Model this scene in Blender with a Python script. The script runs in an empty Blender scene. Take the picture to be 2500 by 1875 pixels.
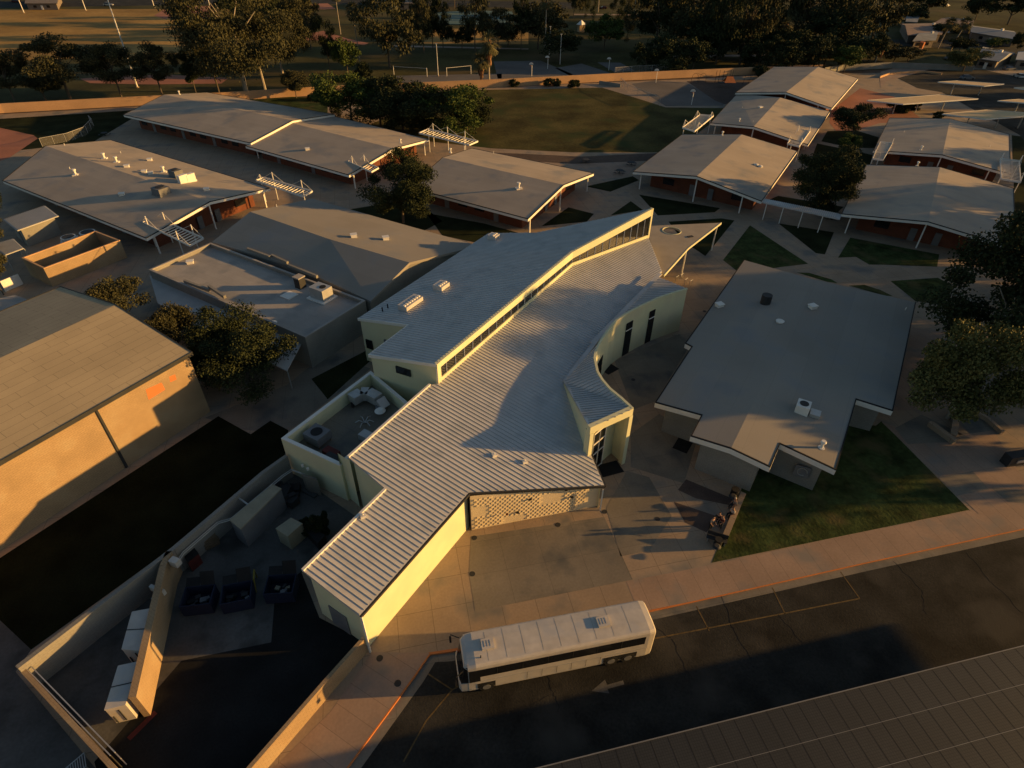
import bpy, bmesh, math, random
import numpy as np
from mathutils import Vector, Matrix
random.seed(7); rng = np.random.default_rng(7)
R = math.radians
sc = bpy.context.scene
COL = sc.collection
# ------------------------------------------------------------ camera, world, sun, exposure
F, PITCH, ROLL, CH = 1470.0, R(37.8), R(0.6), 42.0          # focal length in photo pixels (2500 wide)
cam = bpy.data.cameras.new('camera'); co = bpy.data.objects.new('camera', cam); COL.objects.link(co)
cam.sensor_width = 36; cam.lens = 36*F/2500; cam.clip_end = 4000; cam.clip_start = 0.5
co.matrix_world = Matrix.Translation((0, 0, CH)) @ Matrix.Rotation(R(90)-PITCH, 4, 'X') @ Matrix.Rotation(ROLL, 4, 'Z')
sc.camera = co
SUN_AZ, SUN_EL = R(3.6), R(8.9)                              # azimuth counted from +X towards +Y
w = bpy.data.worlds.new('World'); sc.world = w; w.use_nodes = True
nt = w.node_tree; bg = nt.nodes['Background']; sky = nt.nodes.new('ShaderNodeTexSky')
sky.sky_type = 'NISHITA'; sky.sun_disc = False; sky.sun_elevation = SUN_EL; sky.sun_rotation = R(90)-SUN_AZ
sky.air_density = 1.0; sky.dust_density = 1.0; sky.ozone_density = 1.5
nt.links.new(sky.outputs[0], bg.inputs[0]); bg.inputs[1].default_value = 0.072
sl = bpy.data.lights.new('sun', 'SUN'); so = bpy.data.objects.new('sun', sl); COL.objects.link(so)
sl.energy = 5.0; sl.angle = R(0.6); sl.color = (1.0, 0.56, 0.17)
sd = Vector((math.cos(SUN_EL)*math.cos(SUN_AZ), math.cos(SUN_EL)*math.sin(SUN_AZ), math.sin(SUN_EL)))
so.rotation_euler = (-sd).to_track_quat('-Z', 'Y').to_euler(); so.location = sd*300
sc.view_settings.view_transform = 'Standard'; sc.view_settings.look = 'None'
sc.view_settings.exposure = 0.72; sc.view_settings.gamma = 1.0
# ------------------------------------------------------------ pixel -> world
def ray(px, py):
    x = (px-1250)/F; y = -(py-937.5)/F
    c, s = math.cos(ROLL), math.sin(ROLL); x, y = c*x-s*y, s*x+c*y
    return Vector((x, math.cos(PITCH)+y*math.sin(PITCH), -math.sin(PITCH)+y*math.cos(PITCH)))
def at(px, py, z=0.0):
    d = ray(px, py); t = (z-CH)/d[2]; return Vector((d[0]*t, d[1]*t, z))
def atp(px, py, pl):                                          # pl = (point, normal)
    d = ray(px, py); o = Vector((0, 0, CH)); t = (pl[0]-o).dot(pl[1])/d.dot(pl[1]); return o+d*t
def above(base, topy):                                        # point above base whose image row is topy
    lo, hi = base.z, base.z+60
    for _ in range(40):
        m = (lo+hi)/2; v = Vector((base.x, base.y, m-CH))
        dep = v.y*math.cos(PITCH)-v.z*math.sin(PITCH); up = v.y*math.sin(PITCH)+v.z*math.cos(PITCH)
        x, y = v.x/dep, up/dep; py = 937.5-(-math.sin(ROLL)*x+math.cos(ROLL)*y)*F
        if py > topy: lo = m
        else: hi = m
    return Vector((base.x, base.y, lo))
def plane3(a, b, c): return (a, (b-a).cross(c-a).normalized())
# ------------------------------------------------------------ materials
MATS = {}
def mat(name, col, rough=0.85, var=0.25, scale=0.6, fine=6.0, metal=0.0, bump=0.0, brick=None, stain=None, spec=0.3, stripe=None):
    if name in MATS: return MATS[name]
    m = bpy.data.materials.new(name); m.use_nodes = True; n = m.node_tree.nodes; L = m.node_tree.links
    b = n['Principled BSDF']; b.inputs['Roughness'].default_value = rough; b.inputs['Metallic'].default_value = metal
    b.inputs['Specular IOR Level'].default_value = spec
    tc = n.new('ShaderNodeTexCoord')
    def noise(s, det=5):
        t = n.new('ShaderNodeTexNoise'); t.inputs['Scale'].default_value = s; t.inputs['Detail'].default_value = det
        L.new(tc.outputs['UV'], t.inputs['Vector']); return t.outputs['Fac']
    def ramp(f, a, c, lo=0.3, hi=0.7):
        r = n.new('ShaderNodeValToRGB'); L.new(f, r.inputs[0]); e = r.color_ramp.elements
        e[0].position = lo; e[1].position = hi; e[0].color = (*a, 1); e[1].color = (*c, 1); return r.outputs[0]
    def mix(f, a, c, mode='MIX'):
        x = n.new('ShaderNodeMix'); x.data_type = 'RGBA'; x.blend_type = mode
        if isinstance(f, float): x.inputs[0].default_value = f
        else: L.new(f, x.inputs[0])
        for i, v in ((6, a), (7, c)):
            if isinstance(v, tuple): x.inputs[i].default_value = (*v, 1)
            else: L.new(v, x.inputs[i])
        return x.outputs[2]
    k = lambda s: tuple(min(1, c*s) for c in col)
    c1 = ramp(noise(scale), k(1-var), k(1+var))
    c2 = ramp(noise(fine, 3), (1-var*0.8,)*3, (1.0,)*3)
    out = mix(1.0, c1, c2, 'MULTIPLY')
    if stain: out = mix(ramp(noise(stain[1], 8), (0, 0, 0), (1, 1, 1), 0.52, 0.68), out, stain[0])
    if brick:
        bw, bh, mort, dark, off = brick
        t = n.new('ShaderNodeTexBrick'); L.new(tc.outputs['UV'], t.inputs['Vector']); t.offset = off
        t.inputs['Scale'].default_value = 1; t.inputs['Brick Width'].default_value = bw; t.inputs['Row Height'].default_value = bh
        t.inputs['Mortar Size'].default_value = mort; t.inputs['Mortar Smooth'].default_value = 0.2
        t.inputs['Color1'].default_value = (1, 1, 1, 1); t.inputs['Color2'].default_value = (0.93, 0.93, 0.93, 1)
        t.inputs['Mortar'].default_value = (dark, dark, dark, 1); out = mix(1.0, out, t.outputs[0], 'MULTIPLY')
    if stripe:
        wv = n.new('ShaderNodeTexWave'); wv.inputs['Scale'].default_value = stripe[0]; wv.inputs['Distortion'].default_value = 0.0
        wv.bands_direction = 'X'; L.new(tc.outputs['UV'], wv.inputs['Vector'])
        out = mix(1.0, out, ramp(wv.outputs['Fac'], (stripe[1],)*3, (1, 1, 1), 0.1, 0.4), 'MULTIPLY')
    L.new(out, b.inputs['Base Color'])
    if bump:
        bp = n.new('ShaderNodeBump'); bp.inputs['Strength'].default_value = bump; bp.inputs['Distance'].default_value = 0.05
        L.new(noise(fine*1.5, 6), bp.inputs['Height']); L.new(bp.outputs[0], b.inputs['Normal'])
    MATS[name] = m; return m
M = dict(
 dirt=mat('dirt', (0.10, 0.065, 0.045), 0.95, 0.35, 0.08, 1.2, bump=0.4),
 asphalt=mat('asphalt', (0.030, 0.029, 0.025), 0.95, 0.4, 0.35, 5, bump=0.4, stain=((0.052, 0.048, 0.04), 0.2), spec=0.12),
 drive=mat('service asphalt', (0.02, 0.02, 0.019), 0.97, 0.3, 0.3, 7, spec=0.05),
 concrete=mat('concrete', (0.34, 0.25, 0.165), 0.9, 0.16, 0.22, 5, brick=(2.65, 2.65, 0.022, 0.55, 0.0), stain=((0.17, 0.155, 0.13), 0.22)),
 walk=mat('sidewalk concrete', (0.33, 0.225, 0.155), 0.9, 0.16, 0.25, 5, brick=(1.5, 30, 0.02, 0.65, 0.0), stain=((0.22, 0.185, 0.15), 0.3)),
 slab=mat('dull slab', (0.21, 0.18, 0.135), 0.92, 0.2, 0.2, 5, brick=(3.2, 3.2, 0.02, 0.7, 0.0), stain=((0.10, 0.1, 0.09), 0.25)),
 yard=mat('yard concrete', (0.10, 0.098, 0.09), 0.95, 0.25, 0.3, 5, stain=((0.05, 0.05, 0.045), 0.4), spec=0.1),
 paver=mat('brown pavers', (0.10, 0.07, 0.055), 0.9, 0.25, 0.6, 6, brick=(0.2, 0.1, 0.008, 0.6, 0.5)),
 lawn=mat('lawn grass', (0.046, 0.064, 0.020), 0.95, 0.5, 0.5, 2.2, bump=1.0, stain=((0.085, 0.072, 0.03), 0.3), spec=0.05),
 gymlawn=mat('shade darkened lawn', (0.012, 0.014, 0.006), 0.97, 0.4, 0.3, 5, bump=0.6, spec=0.03),  # building shade put into the grass colour, for the lawn beside the gym
 playgrass=mat('play field grass', (0.085, 0.072, 0.024), 0.95, 0.45, 0.12, 1.6, bump=0.9, stain=((0.045, 0.055, 0.018), 0.10), spec=0.05),
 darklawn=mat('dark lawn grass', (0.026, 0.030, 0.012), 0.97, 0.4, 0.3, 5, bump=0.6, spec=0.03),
 parkgrass=mat('park grass', (0.075, 0.068, 0.025), 0.95, 0.4, 0.05, 0.8, spec=0.05, stain=((0.10, 0.075, 0.035), 0.03)),
 field=mat('field grass', (0.36, 0.22, 0.07), 0.95, 0.3, 0.03, 0.5, spec=0.05, stain=((0.2, 0.14, 0.05), 0.02)),
 reddirt=mat('red dirt', (0.33, 0.13, 0.075), 0.95, 0.2, 0.1, 2),
 sand=mat('court surface', (0.13, 0.115, 0.10), 0.92, 0.2, 0.1, 2),
 stucco=mat('cream stucco', (0.60, 0.585, 0.37), 0.9, 0.06, 0.4, 14, bump=0.15, stain=((0.57, 0.53, 0.35), 0.25)),
 tanwall=mat('light tan block', (0.72, 0.58, 0.36), 0.85, 0.08, 0.6, 10),
 stucco2=mat('tan stucco', (0.33, 0.28, 0.21), 0.9, 0.1, 0.4, 10, bump=0.15),
 metal=mat('pale metal roof', (0.53, 0.51, 0.48), 0.55, 0.09, 0.35, 3, metal=0.25, spec=0.4, stain=((0.40, 0.395, 0.38), 0.5)),
 seam=mat('roof seam', (0.46, 0.45, 0.43), 0.55, 0.05, 0.3, 3, metal=0.25, spec=0.4),
 roof=mat('grey roof sheet', (0.40, 0.33, 0.25), 0.93, 0.10, 0.12, 8, brick=(9, 0.95, 0.02, 0.86, 0.3), stain=((0.27, 0.25, 0.22), 0.2)),
 roofb=mat('smooth grey roof', (0.285, 0.255, 0.21), 0.95, 0.1, 0.1, 9, brick=(11, 2.4, 0.02, 0.85, 0.35), stain=((0.24, 0.23, 0.21), 0.2)),
 gymroof=mat('gym roof sheet', (0.40, 0.32, 0.20), 0.93, 0.10, 0.2, 8, brick=(3.2, 0.95, 0.022, 0.55, 0.37)),
 flatroof=mat('pale flat roof', (0.36, 0.33, 0.29), 0.93, 0.12, 0.2, 6, brick=(3.5, 1.0, 0.02, 0.85, 0.3), stain=((0.26, 0.25, 0.23), 0.3)),
 white=mat('white trim', (0.72, 0.68, 0.60), 0.7, 0.06, 0.5, 5),
 black=mat('black edge trim', (0.012, 0.012, 0.012), 0.8, 0.2, 1, 5),
 brickw=mat('red brick', (0.15, 0.05, 0.026), 0.9, 0.2, 0.6, 8, brick=(0.4, 0.2, 0.015, 0.7, 0.5)),
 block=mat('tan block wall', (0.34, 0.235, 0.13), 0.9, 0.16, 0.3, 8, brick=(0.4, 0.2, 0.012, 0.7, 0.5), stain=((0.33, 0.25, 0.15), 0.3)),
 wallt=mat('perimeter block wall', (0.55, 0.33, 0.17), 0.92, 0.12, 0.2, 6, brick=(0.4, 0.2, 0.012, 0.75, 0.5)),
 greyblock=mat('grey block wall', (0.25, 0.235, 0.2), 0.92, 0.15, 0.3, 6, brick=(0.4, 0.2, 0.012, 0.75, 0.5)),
 patch=mat('orange paint patch', (0.55, 0.16, 0.05), 0.9, 0.05, 1, 5),
 glass=mat('dark glass', (0.012, 0.013, 0.015), 0.12, 0.1, 1, 3, spec=0.5),
 steel=mat('galvanised steel', (0.45, 0.44, 0.41), 0.45, 0.1, 1, 5, metal=0.5),
 paint=mat('white vehicle paint', (0.50, 0.45, 0.38), 0.45, 0.10, 0.9, 3, stain=((0.42, 0.40, 0.37), 0.7)),
 rubber=mat('rubber', (0.012, 0.012, 0.012), 0.9, 0.2, 2, 5),
 bark=mat('bark', (0.11, 0.085, 0.06), 0.95, 0.3, 2, 8),
 palebark=mat('pale bark', (0.34, 0.29, 0.22), 0.9, 0.25, 2, 8),
 skirt=mat('dead palm fronds', (0.33, 0.17, 0.08), 0.95, 0.3, 2, 8),
 yellow=mat('faded yellow line', (0.12, 0.08, 0.03), 0.9, 0.35, 2, 7),
 redcurb=mat('orange red curb', (0.50, 0.17, 0.05), 0.85, 0.15, 0.6, 5),
 arrow=mat('faded white paint', (0.095, 0.09, 0.08), 0.9, 0.25, 2, 7),
 solar=mat('solar panel', (0.030, 0.033, 0.034), 0.55, 0.1, 0.3, 3, brick=(0.155, 0.155, 0.016, 0.6, 0.0), spec=0.25),
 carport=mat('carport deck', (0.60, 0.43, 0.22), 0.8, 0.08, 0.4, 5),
 dark=mat('dark metal', (0.03, 0.03, 0.03), 0.7, 0.2, 1, 5),
 blue=mat('dark blue steel', (0.008, 0.013, 0.032), 0.7, 0.2, 1, 5),
 rust=mat('dull red steel', (0.10, 0.02, 0.015), 0.8, 0.2, 1, 5),
 ybar=mat('yellow steel', (0.22, 0.17, 0.02), 0.7, 0.2, 1, 5),
 wood=mat('weathered wood', (0.17, 0.12, 0.07), 0.9, 0.3, 1, 6),
 grey=mat('grey box paint', (0.15, 0.15, 0.15), 0.7, 0.1, 1, 5),
 beige=mat('beige box paint', (0.28, 0.25, 0.17), 0.8, 0.12, 1, 5),
 corr=mat('corrugated roof', (0.40, 0.39, 0.36), 0.6, 0.08, 0.5, 5),
 orange=mat('orange plastic', (0.7, 0.2, 0.05), 0.6, 0.1, 1, 5),
 skin=mat('skin', (0.35, 0.19, 0.12), 0.6, 0.05, 1, 5),
 hair=mat('dark hair', (0.02, 0.014, 0.01), 0.8, 0.2, 4, 9),
 shade1=mat('house roof brown', (0.24, 0.17, 0.13), 0.9, 0.15, 0.3, 6),
 shade2=mat('house roof grey', (0.22, 0.23, 0.23), 0.9, 0.15, 0.3, 6),
 hwall=mat('house wall', (0.20, 0.16, 0.12), 0.9, 0.15, 0.3, 6),
 teal=mat('teal court', (0.07, 0.13, 0.12), 0.9, 0.1, 0.3, 4),
)
def leafmat(name, a, b):
    m = bpy.data.materials.new(name); m.use_nodes = True; n = m.node_tree.nodes; L = m.node_tree.links
    p = n['Principled BSDF']; p.inputs['Roughness'].default_value = 0.85; p.inputs['Specular IOR Level'].default_value = 0.15
    g = n.new('ShaderNodeNewGeometry'); t = n.new('ShaderNodeTexNoise'); t.inputs['Scale'].default_value = 0.45
    o = n.new('ShaderNodeTexCoord'); L.new(o.outputs['Object'], t.inputs['Vector'])
    ad = n.new('ShaderNodeMath'); ad.operation = 'ADD'; mu = n.new('ShaderNodeMath'); mu.operation = 'MULTIPLY'; mu.inputs[1].default_value = 0.5
    L.new(g.outputs['Random Per Island'], mu.inputs[0]); L.new(mu.outputs[0], ad.inputs[0]); L.new(t.outputs['Fac'], ad.inputs[1])
    r = n.new('ShaderNodeValToRGB'); L.new(ad.outputs[0], r.inputs[0]); e = r.color_ramp.elements
    e[0].position = 0.45; e[1].position = 1.0; e[0].color = (*a, 1); e[1].color = (*b, 1); L.new(r.outputs[0], p.inputs['Base Color'])
    return m
LEAF = dict(dark=leafmat('dark leaves', (0.016, 0.022, 0.009), (0.042, 0.05, 0.018)),
            green=leafmat('green leaves', (0.03, 0.05, 0.012), (0.085, 0.11, 0.025)),
            olive=leafmat('olive leaves', (0.028, 0.031, 0.014), (0.075, 0.070, 0.032)),
            lime=leafmat('yellow green leaves', (0.055, 0.06, 0.016), (0.16, 0.145, 0.05)),
            palm=leafmat('palm fronds', (0.05, 0.05, 0.022), (0.14, 0.125, 0.055)))
# ------------------------------------------------------------ mesh builder
class MB:
    def __init__(s, rot=-31.0): s.v = []; s.f = []; s.rot = R(rot)
    def poly(s, pts):
        i = len(s.v); s.v += [Vector(p) for p in pts]; s.f.append(list(range(i, i+len(pts)))); return s
    def prism(s, pts, h, bottom=True):                        # pts = top outline, extruded down by h (number or list of z)
        pts = [Vector(p) for p in pts]; n = len(pts); i = len(s.v)
        area = sum(pts[k].x*pts[(k+1) % n].y-pts[(k+1) % n].x*pts[k].y for k in range(n))
        if area < 0: pts.reverse()
        zb = [p.z-h for p in pts] if not isinstance(h, tuple) else [h[0]]*n
        s.v += pts+[Vector((p.x, p.y, z)) for p, z in zip(pts, zb)]
        s.f.append([i+k for k in range(n)])
        if bottom: s.f.append([i+n+k for k in reversed(range(n))])
        for k in range(n): s.f.append([i+k, i+n+k, i+n+(k+1) % n, i+(k+1) % n])
        return s
    def box(s, c, d, ang=0.0):                                # c = centre of base, d = sizes, ang in degrees
        ca, sa = math.cos(R(ang)), math.sin(R(ang)); c = Vector(c); hx, hy, hz = d[0]/2, d[1]/2, d[2]
        q = [Vector((c.x+x*ca-y*sa, c.y+x*sa+y*ca, c.z+hz)) for x, y in ((-hx, -hy), (hx, -hy), (hx, hy), (-hx, hy))]
        return s.prism(q, hz)
    def bar(s, a, b, wd, ht=None):                            # rectangular beam a->b (centre line)
        a, b = Vector(a), Vector(b); ht = ht or wd; d = (b-a)
        if d.length < 1e-5: return s
        d.normalize(); up = Vector((0, 0, 1)) if abs(d.z) < 0.95 else Vector((1, 0, 0))
        sx = d.cross(up).normalized(); u = sx.cross(d).normalized(); i = len(s.v)
        for p in (a, b):
            for x, y in ((-1, -1), (1, -1), (1, 1), (-1, 1)): s.v.append(p+sx*x*wd/2+u*y*ht/2)
        s.f += [[i, i+1, i+2, i+3], [i+7, i+6, i+5, i+4]]+[[i+k, i+4+k, i+4+(k+1) % 4, i+(k+1) % 4] for k in range(4)]
        return s
    def tube(s, pts, r, n=8, cap=True):
        pts = [Vector(p) for p in pts]; rs = r if isinstance(r, (list, tuple)) else [r]*len(pts); i = len(s.v)
        for k, p in enumerate(pts):
            d = (pts[min(k+1, len(pts)-1)]-pts[max(k-1, 0)]).normalized(); up = Vector((0, 0, 1)) if abs(d.z) < 0.9 else Vector((1, 0, 0))
            a = d.cross(up).normalized(); b = a.cross(d)
            for j in range(n): t = 2*math.pi*j/n; s.v.append(p+(a*math.cos(t)+b*math.sin(t))*rs[k])
        for k in range(len(pts)-1):
            for j in range(n): s.f.append([i+k*n+j, i+k*n+(j+1) % n, i+(k+1)*n+(j+1) % n, i+(k+1)*n+j])
        if cap: s.f += [[i+j for j in reversed(range(n))], [i+(len(pts)-1)*n+j for j in range(n)]]
        return s
    def cyl(s, c, r, h, n=14, r2=None): c = Vector(c); return s.tube([c, c+Vector((0, 0, h))], [r, r if r2 is None else r2], n)
    def build(s, name, m, parent=None, smooth=False):
        me = bpy.data.meshes.new(name); off = WM(parent).inverted() if parent else Matrix()
        me.from_pydata([off @ v for v in s.v], [], s.f); me.validate()
        if smooth: me.polygons.foreach_set('use_smooth', [True]*len(me.polygons))
        uv = me.uv_layers.new(name='UVMap'); ca, sa = math.cos(s.rot), math.sin(s.rot)
        mw = WM(parent) if parent else Matrix(); me.update()
        for p in me.polygons:
            nn = p.normal; vert = abs(nn.z) < 0.6
            if vert: t = Vector((-nn.y, nn.x, 0)).normalized()
            for li in p.loop_indices:
                q = mw @ me.vertices[me.loops[li].vertex_index].co
                uv.data[li].uv = (q.x*t.x+q.y*t.y, q.z) if vert else (q.x*ca+q.y*sa, -q.x*sa+q.y*ca)
        me.materials.append(m if not isinstance(m, str) else M[m])
        o = bpy.data.objects.new(name, me); COL.objects.link(o)
        if parent: o.parent = parent
        return o
def WM(o): return WM(o.parent) @ o.matrix_basis if o.parent else o.matrix_basis.copy()
def tag(o, label=None, cat=None, group=None, kind=None):
    if label: o['label'] = label
    if cat: o['category'] = cat
    if group: o['group'] = group
    if kind: o['kind'] = kind
    return o
def thing(name, label, cat, loc=(0, 0, 0), rotz=0.0, group=None):
    o = bpy.data.objects.new(name, None); COL.objects.link(o); o.empty_display_size = 0.3
    o.location = loc; o.rotation_euler = (0, 0, rotz)
    return tag(o, label, cat, group)
def kids(o): return [c for c in bpy.data.objects if c.parent == o]
TREE = {}
def copytree(o, loc, rotz=0.0, scale=(1, 1, 1), label=None, parent=None, group=None, ch=None):
    c = o.copy(); COL.objects.link(c)
    if parent is None: c.location = loc; c.rotation_euler = (0, 0, rotz); c.scale = scale
    else: c.parent = parent
    if label: c['label'] = label
    if group: c['group'] = group
    for k in kids(o): copytree(k, None, parent=c)
    return c
def S(pts, z=0.0): return [at(p[0], p[1], z) for p in pts]
def cen(pts): return sum((Vector(p) for p in pts), Vector())/len(pts)
def sheet(name, px, m, z, rot=13.0, kind='structure', label=None, cat=None):
    b = MB(rot); b.poly(sorted_ccw(S(px, z))); o = b.build(name, m); tag(o, kind=kind); return o
def sorted_ccw(q):
    a = sum(q[k].x*q[(k+1) % len(q)].y-q[(k+1) % len(q)].x*q[k].y for k in range(len(q)))
    return q if a > 0 else q[::-1]
# ------------------------------------------------------------ ground, roads, paving, lawns
b = MB(13); b.poly([(-1500, -300, -0.16), (1500, -300, -0.16), (1500, 2500, -0.16), (-1500, 2500, -0.16)]); tag(b.build('ground', 'dirt'), kind='structure')
CURB = [(845, 1878), (1013, 1650), (1049, 1597), (1100, 1590), (1592, 1490), (1700, 1466), (2109, 1374), (2500, 1290), (3000, 1175)]
TOP = [(3000, 120), (2140, 178), (1862, 182), (1700, 193), (1500, 200), (1227, 213), (800, 236), (343, 260), (0, 279), (-700, 330), (-1500, 420)]
b = MB(13); b.prism(S([(560, 2300)]+CURB+TOP+[(-1500, 1700), (-600, 2300)]), 0.155, False); tag(b.build('pavement', 'concrete'), kind='structure')
def strip(name, px, wd, m, z, rot=13.0, side=1, h=None):
    q = S(px, z); b = MB(rot)
    nn = []
    for i in range(len(q)):
        d = (q[min(i+1, len(q)-1)]-q[max(i-1, 0)]); d.z = 0; d.normalize(); nn.append(Vector((-d.y, d.x, 0))*side)
    for i in range(len(q)-1):
        f = [q[i], q[i+1], q[i+1]+nn[i+1]*wd, q[i]+nn[i]*wd]
        if h: b.prism(f, h)
        else: b.poly(sorted_ccw(f))
    return b.build(name, m)
rd = MB(13); rd.poly(sorted_ccw([at(p[0], p[1], -0.15) for p in [(560, 2300)]+CURB]+[Vector((140, 30, -0.15)), Vector((140, -30, -0.15)), Vector((-40, -30, -0.15))]))
tag(rd.build('road', 'asphalt'), kind='structure')
tag(strip('gutter', CURB, 0.75, 'slab', -0.145, side=-1), kind='structure')
tag(strip('curb', CURB, 0.16, 'redcurb', 0.004, side=1, h=0.02), kind='structure')
tag(strip('curb', CURB, 0.03, 'redcurb', 0.003, side=-1, h=0.15), kind='structure')
tag(strip('sidewalk', [(1560, 1494)]+CURB[5:], 2.75, 'walk', 0.006, side=1), kind='structure')
sheet('sidewalk', [(669, 1875), (807, 1738), (908, 1592), (1049, 1594), (1010, 1650), (845, 1875), (700, 2100), (560, 2100)], 'walk', 0.006, 60)
# darker and browner slabs in the plaza
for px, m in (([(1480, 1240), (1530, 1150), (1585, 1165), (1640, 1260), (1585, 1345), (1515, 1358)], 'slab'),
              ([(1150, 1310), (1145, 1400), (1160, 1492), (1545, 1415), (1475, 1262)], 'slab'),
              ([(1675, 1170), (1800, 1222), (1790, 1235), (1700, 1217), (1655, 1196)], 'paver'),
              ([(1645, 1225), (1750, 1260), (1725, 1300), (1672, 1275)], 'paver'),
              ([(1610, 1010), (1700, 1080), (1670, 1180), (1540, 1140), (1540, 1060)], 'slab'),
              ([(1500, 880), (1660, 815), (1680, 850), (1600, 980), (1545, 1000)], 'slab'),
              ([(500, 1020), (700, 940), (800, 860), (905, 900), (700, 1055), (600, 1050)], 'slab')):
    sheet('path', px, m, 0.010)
LAWNS = [([(1737, 1374), (1763, 1311), (1806, 1203), (1830, 1150), (2075, 1033), (2139, 1039), (2152, 1028), (2369, 1247), (2365, 1245)], 'lawn'),
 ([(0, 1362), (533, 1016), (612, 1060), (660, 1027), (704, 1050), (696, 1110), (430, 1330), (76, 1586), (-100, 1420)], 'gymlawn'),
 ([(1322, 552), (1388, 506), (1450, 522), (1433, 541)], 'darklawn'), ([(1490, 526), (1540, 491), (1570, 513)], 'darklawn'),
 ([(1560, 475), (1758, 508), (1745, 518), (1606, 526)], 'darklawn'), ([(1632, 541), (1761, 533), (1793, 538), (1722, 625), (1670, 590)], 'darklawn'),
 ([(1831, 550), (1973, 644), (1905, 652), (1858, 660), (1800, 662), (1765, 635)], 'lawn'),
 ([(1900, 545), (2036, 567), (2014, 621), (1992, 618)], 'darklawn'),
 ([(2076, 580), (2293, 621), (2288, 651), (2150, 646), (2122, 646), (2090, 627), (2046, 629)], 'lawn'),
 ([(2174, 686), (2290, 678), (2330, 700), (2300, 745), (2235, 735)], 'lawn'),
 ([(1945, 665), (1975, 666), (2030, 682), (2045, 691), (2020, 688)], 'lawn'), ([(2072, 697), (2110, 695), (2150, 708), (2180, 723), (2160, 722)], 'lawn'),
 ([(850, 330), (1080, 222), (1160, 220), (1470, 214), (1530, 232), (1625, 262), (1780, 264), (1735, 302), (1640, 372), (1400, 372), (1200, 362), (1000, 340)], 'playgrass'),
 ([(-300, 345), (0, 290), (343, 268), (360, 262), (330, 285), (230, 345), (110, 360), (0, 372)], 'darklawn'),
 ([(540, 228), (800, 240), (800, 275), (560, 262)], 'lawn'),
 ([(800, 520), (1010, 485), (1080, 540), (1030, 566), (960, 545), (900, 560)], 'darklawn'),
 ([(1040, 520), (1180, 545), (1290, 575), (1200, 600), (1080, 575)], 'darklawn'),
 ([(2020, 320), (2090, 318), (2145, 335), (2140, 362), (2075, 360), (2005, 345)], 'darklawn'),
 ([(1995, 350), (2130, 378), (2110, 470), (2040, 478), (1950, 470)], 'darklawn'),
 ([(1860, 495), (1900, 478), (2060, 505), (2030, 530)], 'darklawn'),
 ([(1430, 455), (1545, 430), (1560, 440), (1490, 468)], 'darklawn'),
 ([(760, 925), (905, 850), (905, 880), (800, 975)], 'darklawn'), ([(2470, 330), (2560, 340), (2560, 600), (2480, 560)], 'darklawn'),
 ([(1200, 780), (1210, 780), (1210, 790)], 'darklawn')]
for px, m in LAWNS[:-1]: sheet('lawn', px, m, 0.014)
sheet('path', [(1200, 372), (1420, 382), (1640, 372), (1600, 392), (1400, 400), (1210, 388)], 'dirt', 0.018)
sheet('path', [(1375, 395), (1460, 385), (1540, 380), (1565, 392), (1530, 430), (1450, 440), (1400, 410)], 'walk', 0.012)   # picnic slab
sheet('path', [(1542, 205), (1600, 196), (1675, 202), (1770, 250), (1765, 258), (1625, 259)], 'sand', 0.018)      # basketball court
sheet('path', [(1676, 198), (1780, 196), (1870, 192), (1830, 235), (1770, 255), (1745, 245)], 'dirt', 0.020)
sheet('path', [(-200, 330), (0, 312), (82, 330), (92, 338), (24, 384), (-200, 470)], 'reddirt', 0.018)
sheet('path', [(2030, 270), (2100, 215), (2180, 235), (2300, 330), (2200, 300), (2150, 300), (2050, 330), (2025, 300)], 'reddirt', 0.012)
sheet('path', [(2227, 800), (2300, 808), (2290, 1000), (2190, 1002), (2178, 1003)], 'walk', 0.020)
sheet('path', [(2152, 1030), (2210, 1050), (2420, 1040), (2440, 1075), (2500, 1170), (2500, 1240), (2390, 1255)], 'walk', 0.016)
for px in ([(2185, 1045), (2250, 1012), (2370, 1070), (2350, 1078), (2216, 1084)], [(2335, 1000), (2400, 985), (2470, 1045), (2340, 1062)]):
    sheet('path', px, 'slab', 0.022)
sheet('path', [(2290, 1165), (2375, 1150), (2415, 1195), (2335, 1210)], 'slab', 0.024); sheet('path', [(2420, 1190), (2520, 1200), (2520, 1230), (2460, 1225)], 'slab', 0.024)
# service drive, yard floor
sheet('road', [(443, 1613), (662, 1568), (671, 1456), (735, 1395), (780, 1508), (900, 1570), (790, 1680), (560, 1950), (270, 2000), (230, 1860)], 'drive', 0.010)
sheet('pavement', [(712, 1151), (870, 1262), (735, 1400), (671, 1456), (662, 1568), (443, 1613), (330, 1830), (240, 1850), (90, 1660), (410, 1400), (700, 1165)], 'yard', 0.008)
sheet('pavement', [(-400, 1350), (0, 1508), (76, 1586), (38, 1640), (253, 1900), (100, 2100), (-400, 2100)], 'yard', 0.012)
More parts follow.
